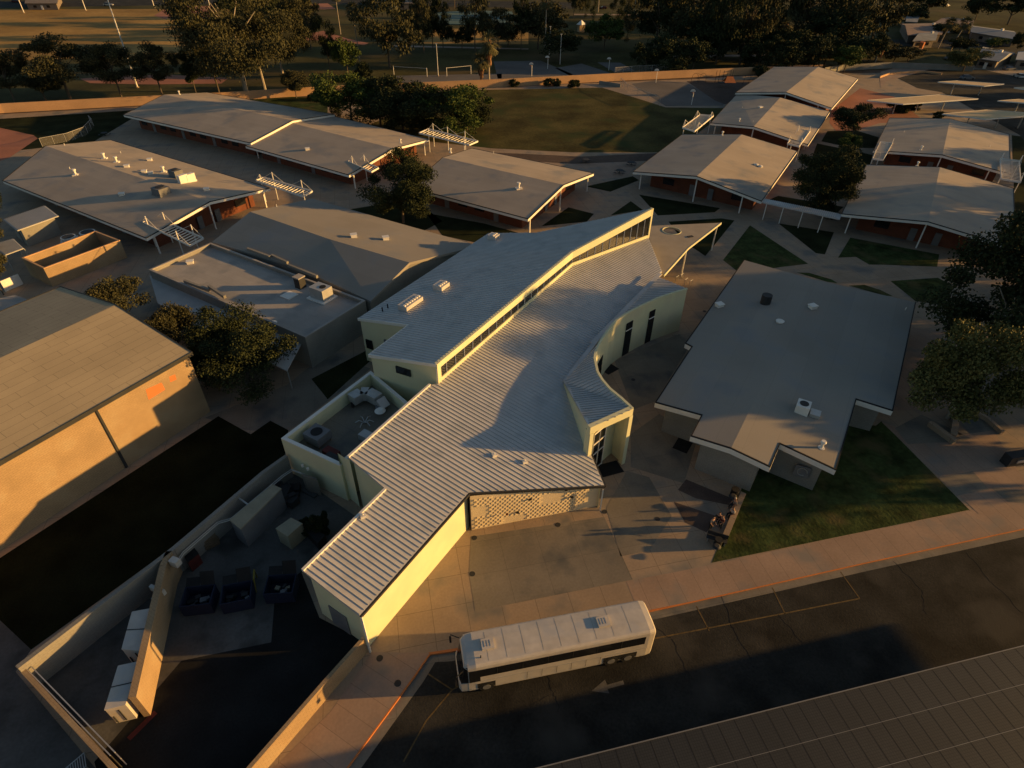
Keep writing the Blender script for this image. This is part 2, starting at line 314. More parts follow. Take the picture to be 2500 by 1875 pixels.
# park beyond the wall
ZP = -0.15
def psheet(name, px, m, z): return sheet(name, px, m, ZP+z, 0)
psheet('ground', [(-1500, 400), (0, 262), (800, 225), (1500, 190), (2100, 172), (2600, 150), (2600, -100), (1250, -120), (-1500, -100)], 'parkgrass', 0.01)
psheet('lawn', [(-1500, 330), (-300, 170), (0, 150), (500, 130), (560, 60), (560, 22), (0, 22), (-1500, 40)], 'field', 0.02)
psheet('road', [(-1500, 30), (-200, 20), (0, 19), (700, 8), (1400, 22), (1400, 6), (700, -6), (0, 3), (-1500, 5)], 'asphalt', 0.024)
psheet('path', [(376, 38), (400, 24), (450, 15), (520, 14), (540, 40), (470, 46), (400, 46)], 'reddirt', 0.028)
psheet('path', [(195, 192), (300, 184), (400, 182), (560, 190), (540, 204), (360, 206), (220, 203)], 'reddirt', 0.03)
psheet('path', [(740, 85), (790, 75), (850, 95), (900, 105), (890, 110), (800, 98), (740, 98)], 'reddirt', 0.03)
psheet('path', [(740, 10), (800, 8), (820, 22), (745, 24)], 'reddirt', 0.03)
psheet('path', [(965, 185), (1050, 183), (1225, 180), (1225, 200), (960, 206)], 'sand', 0.03)
psheet('path', [(1205, 150), (1320, 148), (1400, 182), (1380, 188), (1215, 192)], 'sand', 0.03)
psheet('path', [(1355, 166), (1420, 155), (1490, 178), (1480, 182), (1390, 184)], 'sand', 0.03)
psheet('path', [(1458, 152), (1515, 153), (1550, 172), (1500, 176)], 'sand', 0.03)
psheet('lawn', [(970, 72), (1240, 68), (1290, 80), (1290, 108), (970, 108)], 'field', 0.02)
psheet('path', [(1060, 30), (1150, 25), (1250, 28), (1260, 55), (1150, 60), (1070, 58)], 'teal', 0.03)
psheet('path', [(1400, 34), (1600, 35), (1600, 38), (1400, 36)], 'walk', 0.03)
psheet('path', [(1640, 135), (1870, 133), (1870, 137), (1640, 140)], 'walk', 0.03)
psheet('path', [(960, 110), (1290, 118), (1290, 121), (960, 114)], 'walk', 0.03)
sheet('road', [(2190, 190), (2250, 168), (2400, 170), (2520, 195), (2560, 420), (2490, 330), (2300, 225), (2240, 215)], 'asphalt', 0.022)
sheet('path', [(2148, 195), (2150, 175), (2200, 162), (2300, 160), (2260, 172), (2165, 198), (2150, 215)], 'walk', 0.028)
psheet('road', [(2100, 110), (2350, 118), (2560, 150), (2560, 115), (2380, 98), (2120, 96)], 'asphalt', 0.024)
# ------------------------------------------------------------ road markings
def line(px, wd, m='yellow', z=-0.146, name='line_marking'):
    b = MB(13)
    for a, c in zip(px, px[1:]): b.bar(at(*a, z), at(*c, z), wd, 0.004)
    return b
mk = MB(13)
for px in (((1545, 1569), (1917, 1497), (2099, 1461)), ((2099, 1461), (2052, 1396)), ((1917, 1499), (1885, 1434)), ((1732, 1541), (1700, 1480)),
           ((1104, 1684), (1040, 1760), (985, 1860)), ((1104, 1684), (1045, 1645)), ((1180, 1645), (1104, 1684))):
    for a, c in zip(px, px[1:]): mk.bar(at(*a, -0.145), at(*c, -0.145), 0.10, 0.006)
tag(mk.build('road_marking', 'yellow'), kind='structure')
ar = MB(13)
ar.poly(sorted_ccw(S([(1444, 1687), (1477, 1659), (1482, 1672), (1521, 1661), (1524, 1671), (1483, 1682), (1488, 1693)], -0.143)))
tag(ar.build('road_marking', 'arrow'), kind='structure')
cr = MB(13)                                                     # tar-filled cracks in the asphalt
for px in (((1335, 1640), (1352, 1690), (1366, 1740)), ((1135, 1750), (1200, 1752), (1260, 1735), (1340, 1700)), ((1150, 1760), (1160, 1800)), ((1560, 1510), (1640, 1560), (1690, 1660)),
           ((1760, 1455), (1790, 1530), (1830, 1600), (1840, 1630)), ((1900, 1500), (1960, 1570)), ((2360, 1350), (2420, 1420), (2500, 1500)), ((2180, 1370), (2250, 1440), (2260, 1500)), ((1205, 1760), (1215, 1800))):
    for a, c in zip(px, px[1:]):
        p, q = at(*a, -0.144), at(*c, -0.144); prev = p
        for k in range(1, 8):
            t = p.lerp(q, k/7)+Vector((random.uniform(-.12, .12), random.uniform(-.12, .12), 0)); cr.bar(prev, t, 0.035, 0.006); prev = t
tag(cr.build('road_marking', 'rubber'), kind='structure')
# ------------------------------------------------------------ classroom blocks with low gable roofs
def fascia(root, name, pts, h, th, m, out=0.0, z=0.0, closed=True, rot=-31):
    b = MB(rot); n = len(pts); c = cen(pts)
    for i in range(n if closed else n-1):
        p, q = pts[i], pts[(i+1) % n]; d = (q-p); d.z = 0
        if d.length < 0.05: continue
        d.normalize(); nn = Vector((d.y, -d.x, 0))
        if nn.dot((p+q)/2-c) < 0: nn = -nn
        up = Vector((0, 0, z)); p2, q2 = p-d*out+nn*out+up, q+d*out+nn*out+up
        b.prism([p2, q2, q2-nn*th, p2-nn*th], h)
    return b.build(name, m, root)
def vent(b, p, k=0):                                          # p = point on the roof; kinds: 0 pipe with cap, 1 low box, 2 tall twin
    p = Vector(p)-Vector((0, 0, .1))
    if k == 0: b.cyl(p, 0.13, 0.75); b.cyl(p+Vector((0, 0, .75)), 0.27, 0.18, r2=.2); b.cyl(p, 0.3, .15)
    elif k == 1: b.box(p, (0.8, 0.7, 0.45), 20); b.box(p+Vector((0, 0, .45)), (0.95, 0.85, 0.08), 20)
    elif k == 2: b.cyl(p, 0.2, 0.9); b.cyl(p+Vector((0, 0, .9)), 0.33, 0.25); b.cyl(p+Vector((.5, -.3, 0)), 0.08, .5); b.box(p, (1, 1, .2), 20)
    elif k == 3: b.cyl(p, 0.05, 0.5, 8)
    elif k == 4: b.cyl(p, 0.42, 0.25); b.cyl(p+Vector((0, 0, .25)), 0.5, .14, r2=.1)
def classroom(label, A, B, C, D, z, rz, rl, rr, roofm='roof', group='low gabled school blocks', vents=(), inset=(2.7, 1.8), gable=2.6, wallm='brickw', posts=True, windows=True, cutL=0.0, pset=None):
    A, B, C, D = [at(p[0], p[1], z) for p in (A, B, C, D)]
    rl = at(rl[0], rl[1], rz) if rl else (A+D)/2+Vector((0, 0, rz-z)); rr = at(rr[0], rr[1], rz) if rr else (B+C)/2+Vector((0, 0, rz-z))
    root = thing('school_block', label, 'building', (cen([A, B, C, D]).x, cen([A, B, C, D]).y, 0), 0, group)
    r = MB(-31.5 if abs((B-A).y) < abs((B-A).x) and (C-B).length < (B-A).length+30 and 0 else -31.5)
    t = 0.42; O = Vector((0, 0, t))
    r.poly([A, B, rr, rl]); r.poly([rl, rr, C, D]); r.poly([B-O, A-O, rl-O, rr-O]); r.poly([rr-O, rl-O, D-O, C-O])
    for p, q in ((A, B), (B, rr), (rr, C), (C, D), (D, rl), (rl, A)): r.poly([q, p, p-O, q-O])
    rf = r.build('roof', roofm, root)
    up = Vector((0, 0, 0.05)); ring = [A+up, B+up, rr+up, C+up, D+up, rl+up]
    fascia(root, 'fascia', [p-Vector((0, 0, .13)) for p in ring], 0.42, 0.06, 'white', 0.05)
    fascia(root, 'roof_edge', ring, 0.13, 0.10, 'black', 0.07)
    def P(s, tt):                                             # s along the eaves, tt across the gable
        a, m_, c = A.lerp(B, s), rl.lerp(rr, s), D.lerp(C, s)
        return a.lerp(m_, tt*2) if tt < .5 else m_.lerp(c, tt*2-1)
    Ls, Lt = (B-A).length, (C-B).length; s0, s1 = cutL+1.2/Ls, 1-gable/Ls; t0, t1 = inset[0]/Lt, 1-inset[1]/Lt
    wl = MB(-31.5); q = [P(s0, t0), P(s1, t0), P(s1, .5), P(s1, t1), P(s0, t1), P(s0, .5)]
    q = [p-Vector((0, 0, t+.02)) for p in q]
    for i in range(6): p1, p2 = q[i], q[(i+1) % 6]; wl.poly([p1, Vector((p1.x, p1.y, -.1)), Vector((p2.x, p2.y, -.1)), p2])
    wo = wl.build('wall', wallm, root)
    if posts:
        for s, tt in ([(1-.7/Ls, t_) for _, t_ in pset] if pset else [(1-.5/Ls, .06), (1-.5/Ls, .5), (1-.5/Ls, .95)]):
            p = P(s, tt); MB().box((p.x, p.y, -.1), (0.2, 0.2, p.z-t+.1), -31.5).build('post', 'white', root)
    if windows:
        u = (q[1]-q[0]); L = u.length; u.z = 0; u.normalize(); nn = Vector((u.y, -u.x, 0)); ang = math.degrees(math.atan2(u.y, u.x))
        k = 0; x = 2.0
        while x < L-2.5:
            c = q[0]+u*x+nn*0.03; dr = k % 3 == 1
            MB().box((c.x, c.y, 0 if dr else 1.1), (1.0 if dr else 2.0, .08, 2.1 if dr else 1.3), ang).build('door' if dr else 'window', 'grey' if dr else 'glass', root)
            x += 3.6; k += 1
        u = (q[3]-q[1]); L = u.length; u.z = 0; u.normalize(); nn = Vector((u.y, -u.x, 0)); ang = math.degrees(math.atan2(u.y, u.x))
        for f in (0.18, 0.42, 0.6, 0.85):
            c = q[1]+u*(L*f)+nn*.03; dr = f in (.42, .6)
            MB().box((c.x, c.y, 0 if dr else 1.1), (1.0 if dr else 2.2, .08, 2.1 if dr else 1.2), ang).build('door' if dr else 'window', 'grey' if dr else 'glass', root)
    pa, pb = plane3(A, B, rl), plane3(rl, rr, C)
    for (x, y, k) in vents:
        p = atp(x, y, pa); p2 = atp(x, y, pb); p = p if p.z <= p2.z+.001 else p2
        v = MB(); vent(v, p, k); v.build('roof_vent', 'white', root)
    return root, (A, B, C, D, rl, rr)
tl, tlq = classroom('long block at the left with many rooftop vents and a tan sunlit far slope', (7, 441), (357, 581), (658, 459), (271, 342), 3.3, 4.9, (112, 356), (512, 492),
   vents=[(255, 387, 2), (285, 396, 2), (366, 392, 1), (310, 408, 1), (400, 420, 2), (353, 421, 1), (368, 425, 1), (185, 427, 2), (298, 477, 1), (505, 465, 1), (295, 374, 3), (158, 355, 3), (171, 413, 3)], cutL=0.12)
def rooftop_unit(root, plane, x, y, d, ang=20, m='white', fan=True, dark=False):
    p = atp(x, y, plane); u = MB().box(p-Vector((0, 0, .1)), (d[0]*1.1, d[1]*1.1, .3), ang).box(p+Vector((0, 0, .2)), (d[0], d[1], d[2]), ang).build('rooftop_unit', m, root)
    if fan:
        f = MB().cyl(p+Vector((0, 0, .2+d[2])), min(d[0], d[1])*.36, .12, 18).build('fan_shroud', 'dark', u)
    return u
pb = plane3(tlq[4], tlq[5], tlq[2]); pa = plane3(tlq[0], tlq[1], tlq[4])
rooftop_unit(tl, pb, 432, 432, (2.0, 1.6, 1.1), -31, 'grey'); rooftop_unit(tl, pb, 449, 446, (.8, 1.6, 1.2), -31, 'white', False); rooftop_unit(tl, pb, 467, 443, (.8, 1.6, 1.2), -31, 'white', False)
rooftop_unit(tl, pa, 396, 474, (2.2, 2.0, 1.0), -31, 'grey')
FL1, _ = classroom('large raised block at the back left, its big grey roof striped by tree shadows', (302, 280), (612, 349), (816, 279), (506, 226), 3.7, 5.3, (401, 231), (714, 294), vents=[(438, 230, 0)])
classroom('block joined below the raised back left block, beside the dark tree grove', (600, 356), (852, 427), (1047, 340), (812, 283), 3.2, 4.7, None, (960, 362), vents=[(751, 366, 1), (978, 349, 0)])
classroom('block in front of the play field whose white gable faces the metal roofed hall', (1000, 457), (1289, 534), (1449, 423), (1152, 362), 3.3, 4.95, None, (1376, 451), vents=[(1266, 460, 2), (1100, 372, 0), (1205, 374, 3)])
classroom('block right of the picnic slab with a white gable facing the lawns', (1546, 419), (1859, 491), (1946, 369), (1666, 328), 3.3, 5.0, (1701, 430), (1811, 328), posts=False, vents=[(1763, 330, 0), (1840, 401, 3), (1846, 403, 4), (1856, 407, 4)]) if 0 else None
def block2(label, NL, NR, FR, FL_, z, rz, rn, rf, **k):        # ridge runs away from the camera: A,B,C,D go round so that the near gable is B-C
    k.setdefault('gable', 3.4); k.setdefault('pset', ((1, .06), (1, .5), (1, .86))); return classroom(label, FL_, NL, NR, FR, z, rz, rf, rn, **k)
block2('block right of the picnic slab with a white gable facing the round hole canopy', (1546, 419), (1859, 491), (1946, 369), (1666, 328), 3.3, 5.0, (1701, 430), (1811, 328), vents=[(1763, 330, 0), (1840, 401, 3), (1846, 403, 4), (1856, 407, 4)])
block2('middle block of the stepped right hand row, below the raised block', (1735, 300), (1973, 353), (2026, 272), (1800, 228), 3.3, 4.9, (1840, 309), (1905, 238), vents=[(1804, 298, 0), (1838, 299, 3), (1856, 264, 1), (1812, 264, 3)])
block2('raised block at the far end of the right hand row beside the playground', (1796, 226), (2031, 264), (2095, 191), (1890, 163), 4.0, 5.7, (1919, 225), (1998, 163))
block2('block behind the nearest right edge block, below the shade carports', (2133, 367), (2467, 425), (2464, 328), (2172, 288), 3.3, 4.7, (2301, 378), (2320, 290), vents=[(2248, 366, 0), (2416, 359, 3), (2207, 323, 3)])
block2('block at the right edge, partly behind the huge pine, walkway at its corner', (2055, 522), (2479, 606), (2474, 460), (2116, 402), 3.3, 4.75, (2266, 541), (2295, 408), vents=[(2239, 405, 0), (2149, 462, 3)])
# ------------------------------------------------------------ gymnasium at the left edge
def slab_roof(root, faces, t, roofm, rot=-31.5, name='roof'):
    r = MB(rot)
    for f in faces: r.prism(f, t)
    return r.build(name, roofm, root)
gB, gC = at(468, 860, 7.6), at(148, 700, 7.6); gr = at(284, 743, 9.1); u = (gr-((gB+gC)/2)); ax = (at(134, 1050, 7.6)-gB).normalized()*45
g = thing('gymnasium', 'tall tan block gymnasium at the left edge with orange painted patches on its wall', 'building', (gB.x, gB.y, 0))
gm = (gB+gC)/2; gm.z = 9.1
r = MB(59); r.prism([gB, gm, gm+ax, gB+ax], .35); r.build('roof', 'gymroof', g)
r = MB(59); r.prism([gm, gC, gC+ax, gm+ax], .35); r.build('roof', 'gymroof', g)
fascia(g, 'roof_edge', [gB+Vector((0, 0, .06)), gm+Vector((0, 0, .06)), gC+Vector((0, 0, .06)), gC+ax+Vector((0, 0, .06)), gm+ax+Vector((0, 0, .06)), gB+ax+Vector((0, 0, .06))], .42, .08, 'dark', .05)
n1 = (gC-gB).normalized(); ua = ax.normalized()
q = [gB+n1*.25+ua*.3, gm+ua*.3, gC-n1*.25+ua*.3, gC-n1*.25+ax, gm+ax, gB+n1*.25+ax]; wl = MB()
for i in range(6): p1, p2 = q[i]-Vector((0, 0, .3)), q[(i+1) % 6]-Vector((0, 0, .3)); wl.poly([p1, Vector((p1.x, p1.y, -.1)), Vector((p2.x, p2.y, -.1)), p2])
wo = wl.build('wall', 'block', g)
nrm = Vector((ua.y, -ua.x, 0)).normalized(); nrm = nrm if nrm.dot(n1) < 0 else -nrm; base = gB+n1*.25+ua*.3; wpl = (base, nrm)
def wallbox(root, name, m, quad, pl, th=.04):
    pts = [atp(x, y, pl)+pl[1]*.004 for x, y in quad]; o = [p+pl[1]*th for p in pts]; b = MB(); b.poly(o)
    for i in range(len(o)): b.poly([o[i], pts[i], pts[(i+1) % len(o)], o[(i+1) % len(o)]])
    return b.build(name, m, root)
wallbox(g, 'paint_patch', 'patch', [(356, 951), (394, 934), (403, 951), (363, 976)], wpl, .01)
wallbox(g, 'paint_patch', 'patch', [(413, 920), (427, 914), (431, 926), (416, 933)], wpl, .01)
wallbox(g, 'downspout', 'dark', [(232, 1004), (237, 1001), (318, 1150), (312, 1153)], wpl, .12)
lw = thing('low_wing', 'low flat roofed wing showing behind the gymnasium at the left edge', 'building', at(20, 740, 0))
MB().prism([at(p[0], p[1], 4.2) for p in ((-60, 745), (36, 724), (62, 733), (62, 745), (-40, 800))], 4.3).build('wall', 'greyblock', lw)
MB().prism([at(p[0], p[1], 4.45) for p in ((-60, 741), (36, 720), (64, 730), (64, 742), (-40, 796))], .24).build('roof', 'flatroof', lw)
# ------------------------------------------------------------ flat roofed building and the gabled hall behind it
def parapet_building(label, name, quad, z, inner, wallm, roofm, pw=.3, drop=.55, cap='flatroof', group=None, roof=True, floor=None):
    P_ = sorted_ccw([at(x, y, z) for x, y in quad]); c = cen(P_); n = len(P_)
    root = thing(name, label, 'building', (c.x, c.y, 0), 0, group)
    ins = []
    for i in range(n):
        a, b_, d = P_[i-1], P_[i], P_[(i+1) % n]; e1 = (b_-a).normalized(); e2 = (d-b_).normalized()
        n1_, n2_ = Vector((-e1.y, e1.x, 0)), Vector((-e2.y, e2.x, 0)); m_ = (n1_+n2_).normalized(); ins.append(b_+m_*(pw/max(.3, m_.dot(n1_))))
    w_ = MB()
    for i in range(n):
        j = (i+1) % n; dn = Vector((0, 0, .1)); w_.poly([P_[i]-dn, Vector((P_[i].x, P_[i].y, -.1)), Vector((P_[j].x, P_[j].y, -.1)), P_[j]-dn])
        zz = (floor if floor is not None else z-drop); w_.poly([ins[j]-dn, Vector((ins[j].x, ins[j].y, zz)), Vector((ins[i].x, ins[i].y, zz)), ins[i]-dn])
    w_.build('wall', wallm, root)
    cp = MB()
    for i in range(n):
        j = (i+1) % n; cp.prism([P_[i], P_[j], ins[j], ins[i]], .1)
    cp.build('coping', cap, root)
    rfm = MB(); rfm.poly([Vector((p.x, p.y, (floor if floor is not None else z-drop)+.01)) for p in ins]); rfm.build('roof', roofm, root)
    return root, P_, ins
fb, fq, fi = parapet_building('flat roofed annex with a sunlit inner parapet, left of the blue shaded metal roof', 'flat_annex', [(363, 658), (514, 592), (892, 733), (745, 823)], 4.3, 0, 'greyblock', 'flatroof')
for a, b_ in (((452, 690), (512, 712)), ((512, 705), (551, 731)), ((605, 611), (660, 631)), ((664, 627), (703, 645)), ((705, 651), (775, 679))):
    p, q_ = at(*a, 4.3), at(*b_, 4.3); p.z = q_.z = 4.5 if a[0] != 512 else 4.65; p.z = q_.z
    MB().bar(p, q_, .32, .4).build('parapet_step', 'greyblock', fb)
v = MB(); vent(v, at(667, 790, 3.75), 4); v.build('roof_vent', 'white', fb); v = MB(); vent(v, at(465, 643, 3.75), 1); v.build('roof_vent', 'white', fb)
un = MB(-31).box(at(735, 702, 3.7), (1.0, 1.0, 1.5), -31).build('condenser', 'dark', fb); MB().box(at(735, 702, 3.7)+Vector((0, 0, 1.5)), (1.15, 1.15, .15), -31).build('lid', 'flatroof', un)
un = MB(-31).box(at(787, 727, 3.75), (2.3, 1.7, 1.6), -31).build('cooler_unit', 'steel', fb); MB().cyl(at(787, 727, 3.75)+Vector((.35, -.1, 1.6)), .42, .06, 16).build('fan_opening', 'black', un); MB().box(at(787, 727, 3.76), (3.0, 2.5, .14), -31).build('base', 'white', un)
MB().box(at(706, 722, 3.76), (1.6, 1.6, .12), -31).build('roof_pad', 'white', fb)
sh = MB(); pts = [at(x, y, 2.7) for x, y in ((365, 663), (452, 700), (620, 770), (735, 826), (700, 900), (560, 800), (440, 740), (368, 700))]
hb = thing('gabled_hall', 'broad gabled hall behind the flat annex, its far roof slope lit orange tan', 'building', at(700, 640, 0))
k1, k2, k3, k4, k5, k6 = at(517, 591, 4.2), at(611, 517, 6.0), at(762, 485, 4.2), at(1170, 600, 4.2), at(1000, 641, 6.0), at(905, 735, 4.2)
mid, vl = at(805, 584, 6.0), at(708, 645, 4.35)
for f in ([k2, mid, k5, k4, k3], ): r = MB(); r.prism([Vector(p) for p in f], .35); r.build('roof', 'roofb', hb)
r = MB(); r.prism([k1, vl, mid, k2], .35); r.build('roof', 'roofb', hb)
r = MB(); tp = mid.lerp(k5, .28); r.prism([vl, k6, k5, tp, mid], .35); r.build('roof', 'roofb', hb)
w_ = MB(); ring = [k1, k2, k3, k4, k5, k6, vl]
for i in range(7): p1, p2 = ring[i]-Vector((0, 0, .36)), ring[(i+1) % 7]-Vector((0, 0, .36)); p1, p2 = p1.lerp(cen(ring), .02), p2.lerp(cen(ring), .02); w_.poly([p1, Vector((p1.x, p1.y, -.1)), Vector((p2.x, p2.y, -.1)), p2])
w_.build('wall', 'greyblock', hb)
hp = plane3(k2, k3, k4)
for x, y, k in ((864, 578, 1), (942, 584, 1), (676, 505, 3)): v = MB(); vent(v, atp(x, y, hp), k); v.build('roof_vent', 'white', hb)
# corrugated shade canopies between the annex and the trees
cn = thing('shade_canopy', 'low corrugated shade canopy along the wall of the flat annex, behind the trees', 'canopy', at(560, 790, 0))
q = [at(x, y, 3.0) for x, y in ((365, 672), (470, 715), (555, 760), (735, 840), (700, 905), (510, 815), (385, 740))]
MB(60).prism(q, .12).build('roof', 'corr', cn)
for x, y in ((390, 742), (520, 820), (700, 900)): p = at(x, y, 2.9); MB().cyl((p.x, p.y, 0), .07, 2.9, 8).build('post', 'steel', cn)
# ------------------------------------------------------------ office building at the right
ob = thing('office_building', 'large low gabled office roof in tree shade right of the curved glass entrance', 'building', at(1880, 880, 0))
oz, orz = 3.7, 4.9
o1, o2 = at(1817, 635, oz), at(2235, 738, oz); rN, rF = at(1785, 1094, orz), at(1986, 682, orz)
rN0 = rF.lerp(rN, 1.0)
L1 = [(1817, 635), (1674, 838), (1690, 846), (1601, 982), (1714, 1013), (1688, 1064)]
R1_ = [(2235, 738), (2179, 1002), (2090, 974), (2040, 1146), (1904, 1082), (1880, 1139)]
def oedge(pts, ridge_a, ridge_b):                              # z falls with distance from the ridge line
    out = []
    for x, y in pts:
        z = oz
        for _ in range(6):
            p = at(x, y, z); d = (ridge_b-ridge_a).normalized(); q_ = p-ridge_a; q_.z = 0; dist = (q_-d*q_.dot(Vector((d.x, d.y, 0)))).length; z = orz-dist*0.095
        out.append(at(x, y, z))
    return out
OL, OR = oedge(L1, rF, rN), oedge(R1_, rF, rN)
r = MB(59); r.prism([rF]+OL+[rN], .4); r.build('roof', 'roofb', ob)
r = MB(59); r.prism([rF]+OR+[rN], .4); r.build('roof', 'roofb', ob)
ringo = [p+Vector((0, 0, .05)) for p in OL]+[rN+Vector((0, 0, .05))]+[p+Vector((0, 0, .05)) for p in OR[::-1]]
def edgeband(root, name, pts, h, th, m, z=0.0, closed=False):
    b = MB(); n = len(pts)
    for i in range(n-1+closed):
        p, q_ = pts[i], pts[(i+1) % n]; d = (q_-p); d.z = 0
        if d.length < .05: continue
        d.normalize(); nn = Vector((-d.y, d.x, 0)); s_ = -1
        up = Vector((0, 0, z)); b.prism([p+nn*.05+up-d*.04, q_+nn*.05+up+d*.04, q_-nn*.06+up+d*.04, p-nn*.06+up-d*.04], h)
    return b.build(name, m, root)
edgeband(ob, 'roof_edge', ringo, .12, .1, 'black'); edgeband(ob, 'fascia', [p-Vector((0, 0, .125)) for p in ringo], .55, .06, 'white')
def shrink(pts, d):
    P_ = pts; c = cen(P_); n = len(P_); area = sum(P_[k].x*P_[(k+1) % n].y-P_[(k+1) % n].x*P_[k].y for k in range(n)); s_ = 1 if area > 0 else -1; out = []
    for i in range(n):
        a, b_, e = P_[i-1], P_[i], P_[(i+1) % n]; e1 = (b_-a); e1.z = 0; e1.normalize(); e2 = (e-b_); e2.z = 0; e2.normalize()
        n1_, n2_ = Vector((-e1.y, e1.x, 0))*s_, Vector((-e2.y, e2.x, 0))*s_; m_ = (n1_+n2_)
        m_ = m_.normalized() if m_.length > .1 else n1_; out.append(b_+m_*(d/max(.4, m_.dot(n1_))))
    return out
wr = shrink(OL+[rN]+OR[::-1], .9); w_ = MB()
for i in range(len(wr)): p1, p2 = wr[i]-Vector((0, 0, .45)), wr[(i+1) % len(wr)]-Vector((0, 0, .45)); w_.poly([p1, Vector((p1.x, p1.y, -.1)), Vector((p2.x, p2.y, -.1)), p2])
w_.build('wall', 'greyblock', ob)
def onroof(x, y): p, q_ = atp(x, y, plane3(rF, OL[3], rN)), atp(x, y, plane3(rF, OR[1], rN)); return p if p.z < q_.z else q_
c0 = onroof(1868, 740); MB().cyl(c0-Vector((0, 0, .1)), .62, 1.25, 18).build('exhaust_stack', 'dark', ob)
for x, y, k in ((1983, 752, 1), (1904, 786, 4), (1756, 748, 1), (2005, 1093, 0), (2210, 757, 3)): v = MB(); vent(v, onroof(x, y), k); v.build('roof_vent', 'white', ob)
c0 = onroof(1957, 1003); ac = MB().box(c0-Vector((0, 0, .1)), (1.3, 1.2, 1.0), 60).build('air_conditioner', 'white', ob); MB().cyl(c0+Vector((0, 0, .9)), .42, .05, 18).build('fan_grille', 'dark', ac); MB().box(c0+Vector((1.1, -.5, -.1)), (1.0, .9, .35), 60).build('duct_box', 'steel', ob)
# logo plate on the brick wall by the lawn
p1, p2 = wr[-2], wr[-3]
lg = thing('wall_logo', 'round dark emblem plate fixed to the brick wall over the lawn', 'sign', at(1957, 1155, 0))
wn = Vector((.45, -.89, 0)); lp = at(1957, 1152, 1.9); MB().box(lp-Vector((0, 0, .6)), (1.3, .06, 1.3), -24).build('plate', 'grey', lg)
t_ = MB()
for a0 in range(0, 300, 20): t_.bar(lp+Vector((.42*math.cos(R(a0))*.91+.03, -.42*math.cos(R(a0))*.4-.06, .42*math.sin(R(a0))+.05)), lp+Vector((.42*math.cos(R(a0+20))*.91+.03, -.42*math.cos(R(a0+20))*.4-.06, .42*math.sin(R(a0+20))+.05)), .07, .07)
t_.build('emblem_ring', 'steel', lg)
# entrance features of the office
MB().box(at(1668, 1085, 0.0), (2.2, 1.5, .03), 58).build('door_mat', 'rubber'); tag(bpy.data.objects['door_mat'], 'black door mat on the paving by the office door', 'mat')
MB().box(at(1487, 1145, 0.02), (2.4, 1.6, .03), 20).build('door_mat', 'rubber'); tag(bpy.data.objects['door_mat.001'], 'black door mat in front of the tall glass entrance portal', 'mat')
MB().box(at(1488, 901, 0.02), (1.8, 1.4, .03), 40).build('door_mat', 'rubber'); tag(bpy.data.objects['door_mat.002'], 'black door mat at the foot of the curved glass wall', 'mat')
# ------------------------------------------------------------ MAIN HALL with standing seam roofs
mh = thing('main_hall', 'cream hall with pale standing seam metal roofs, clerestory windows and a curved glass front', 'building', at(1250, 900, 0))
sdir = Vector((math.cos(R(-30.8)), math.sin(R(-30.8)), 0)); n0 = (Vector((0, 0, 1))+sdir*0.17).normalized(); lowpl = (at(878, 1503, 4.6), n0)
def seams(pts, pl, d, spacing, hgt=.055, wd=.04):               # ribs clipped to the roof outline
    d = Vector((d.x, d.y, 0)).normalized(); e = Vector((-d.y, d.x, 0)); b = MB()
    P_ = [(p.dot(d), p.dot(e)) for p in pts]; lo, hi = min(p[1] for p in P_), max(p[1] for p in P_)
    def z(x, y): return pl[0].z-((x-pl[0].x)*pl[1].x+(y-pl[0].y)*pl[1].y)/pl[1].z
    y = math.ceil(lo/spacing)*spacing+.013
    while y < hi:
        xs = []
        for i in range(len(P_)):
            (x1, y1), (x2, y2) = P_[i], P_[(i+1) % len(P_)]
            if (y1-y)*(y2-y) < 0: xs.append(x1+(x2-x1)*(y-y1)/(y2-y1))
        xs.sort()
        for k in range(0, len(xs)-1, 2):
            a, c = d*(xs[k]+.03)+e*y, d*(xs[k+1]-.03)+e*y
            if xs[k+1]-xs[k] > .1: b.bar(Vector((a.x, a.y, z(a.x, a.y)+hgt/2)), Vector((c.x, c.y, z(c.x, c.y)+hgt/2)), wd, hgt)
        y += spacing
    return b
def metalroof(outline, pl, d, spacing=.43, t=.22):
    pts = [atp(x, y, pl) if not isinstance(x, Vector) else x for x, y in outline]
    r = MB(math.degrees(math.atan2(d.y, d.x))); r.prism(pts, t); o = r.build('roof', 'metal', mh)
    seams(pts, pl, d, spacing).build('seams', 'seam', o); return pts
LOW = [(741, 1394), (943, 1195), (852, 1117), (1051, 940), (1068, 936), (1400, 640), (1583, 579), (1616, 662), (1495, 785), (1446, 842), (1376, 938), (1438, 1097), (1476, 1185), (1144, 1203), (878, 1503)]
lowp = metalroof(LOW, lowpl, sdir)
fas = MB(-31)                                                  # eave trim and gutters
for a, c in ((0, 1), (2, 3)): fas.bar(lowp[a]+Vector((-.06, .03, 0)), lowp[c]+Vector((-.06, .03, 0)), .22, .26)
fas.build('eave_trim', 'white', mh)
gt = MB(-31)
for a, c in ((12, 13), (13, 14), (11, 12)): gt.bar(lowp[a]+sdir*.08-Vector((0, 0, .1)), lowp[c]+sdir*.08-Vector((0, 0, .1)), .16, .2)
gt.build('gutter', 'dark', mh)
zb = Vector((0, 0, 1))
def drop(p, z=-.1): return Vector((p.x, p.y, z))
def wallseg(name, pts, m='stucco', z0=-.1, root=None, th=None, out=0.0):
    b = MB()
    for p, q_ in zip(pts, pts[1:]): b.poly([p, drop(p, z0), drop(q_, z0), q_])
    return b.build(name, m, root or mh)
dn = Vector((0, 0, .2)); ins = lambda p: p-dn
wls = shrink(lowp, .22)
wallseg('wall', [ins(wls[i]) for i in (13, 14, 0, 1, 2, 3)])
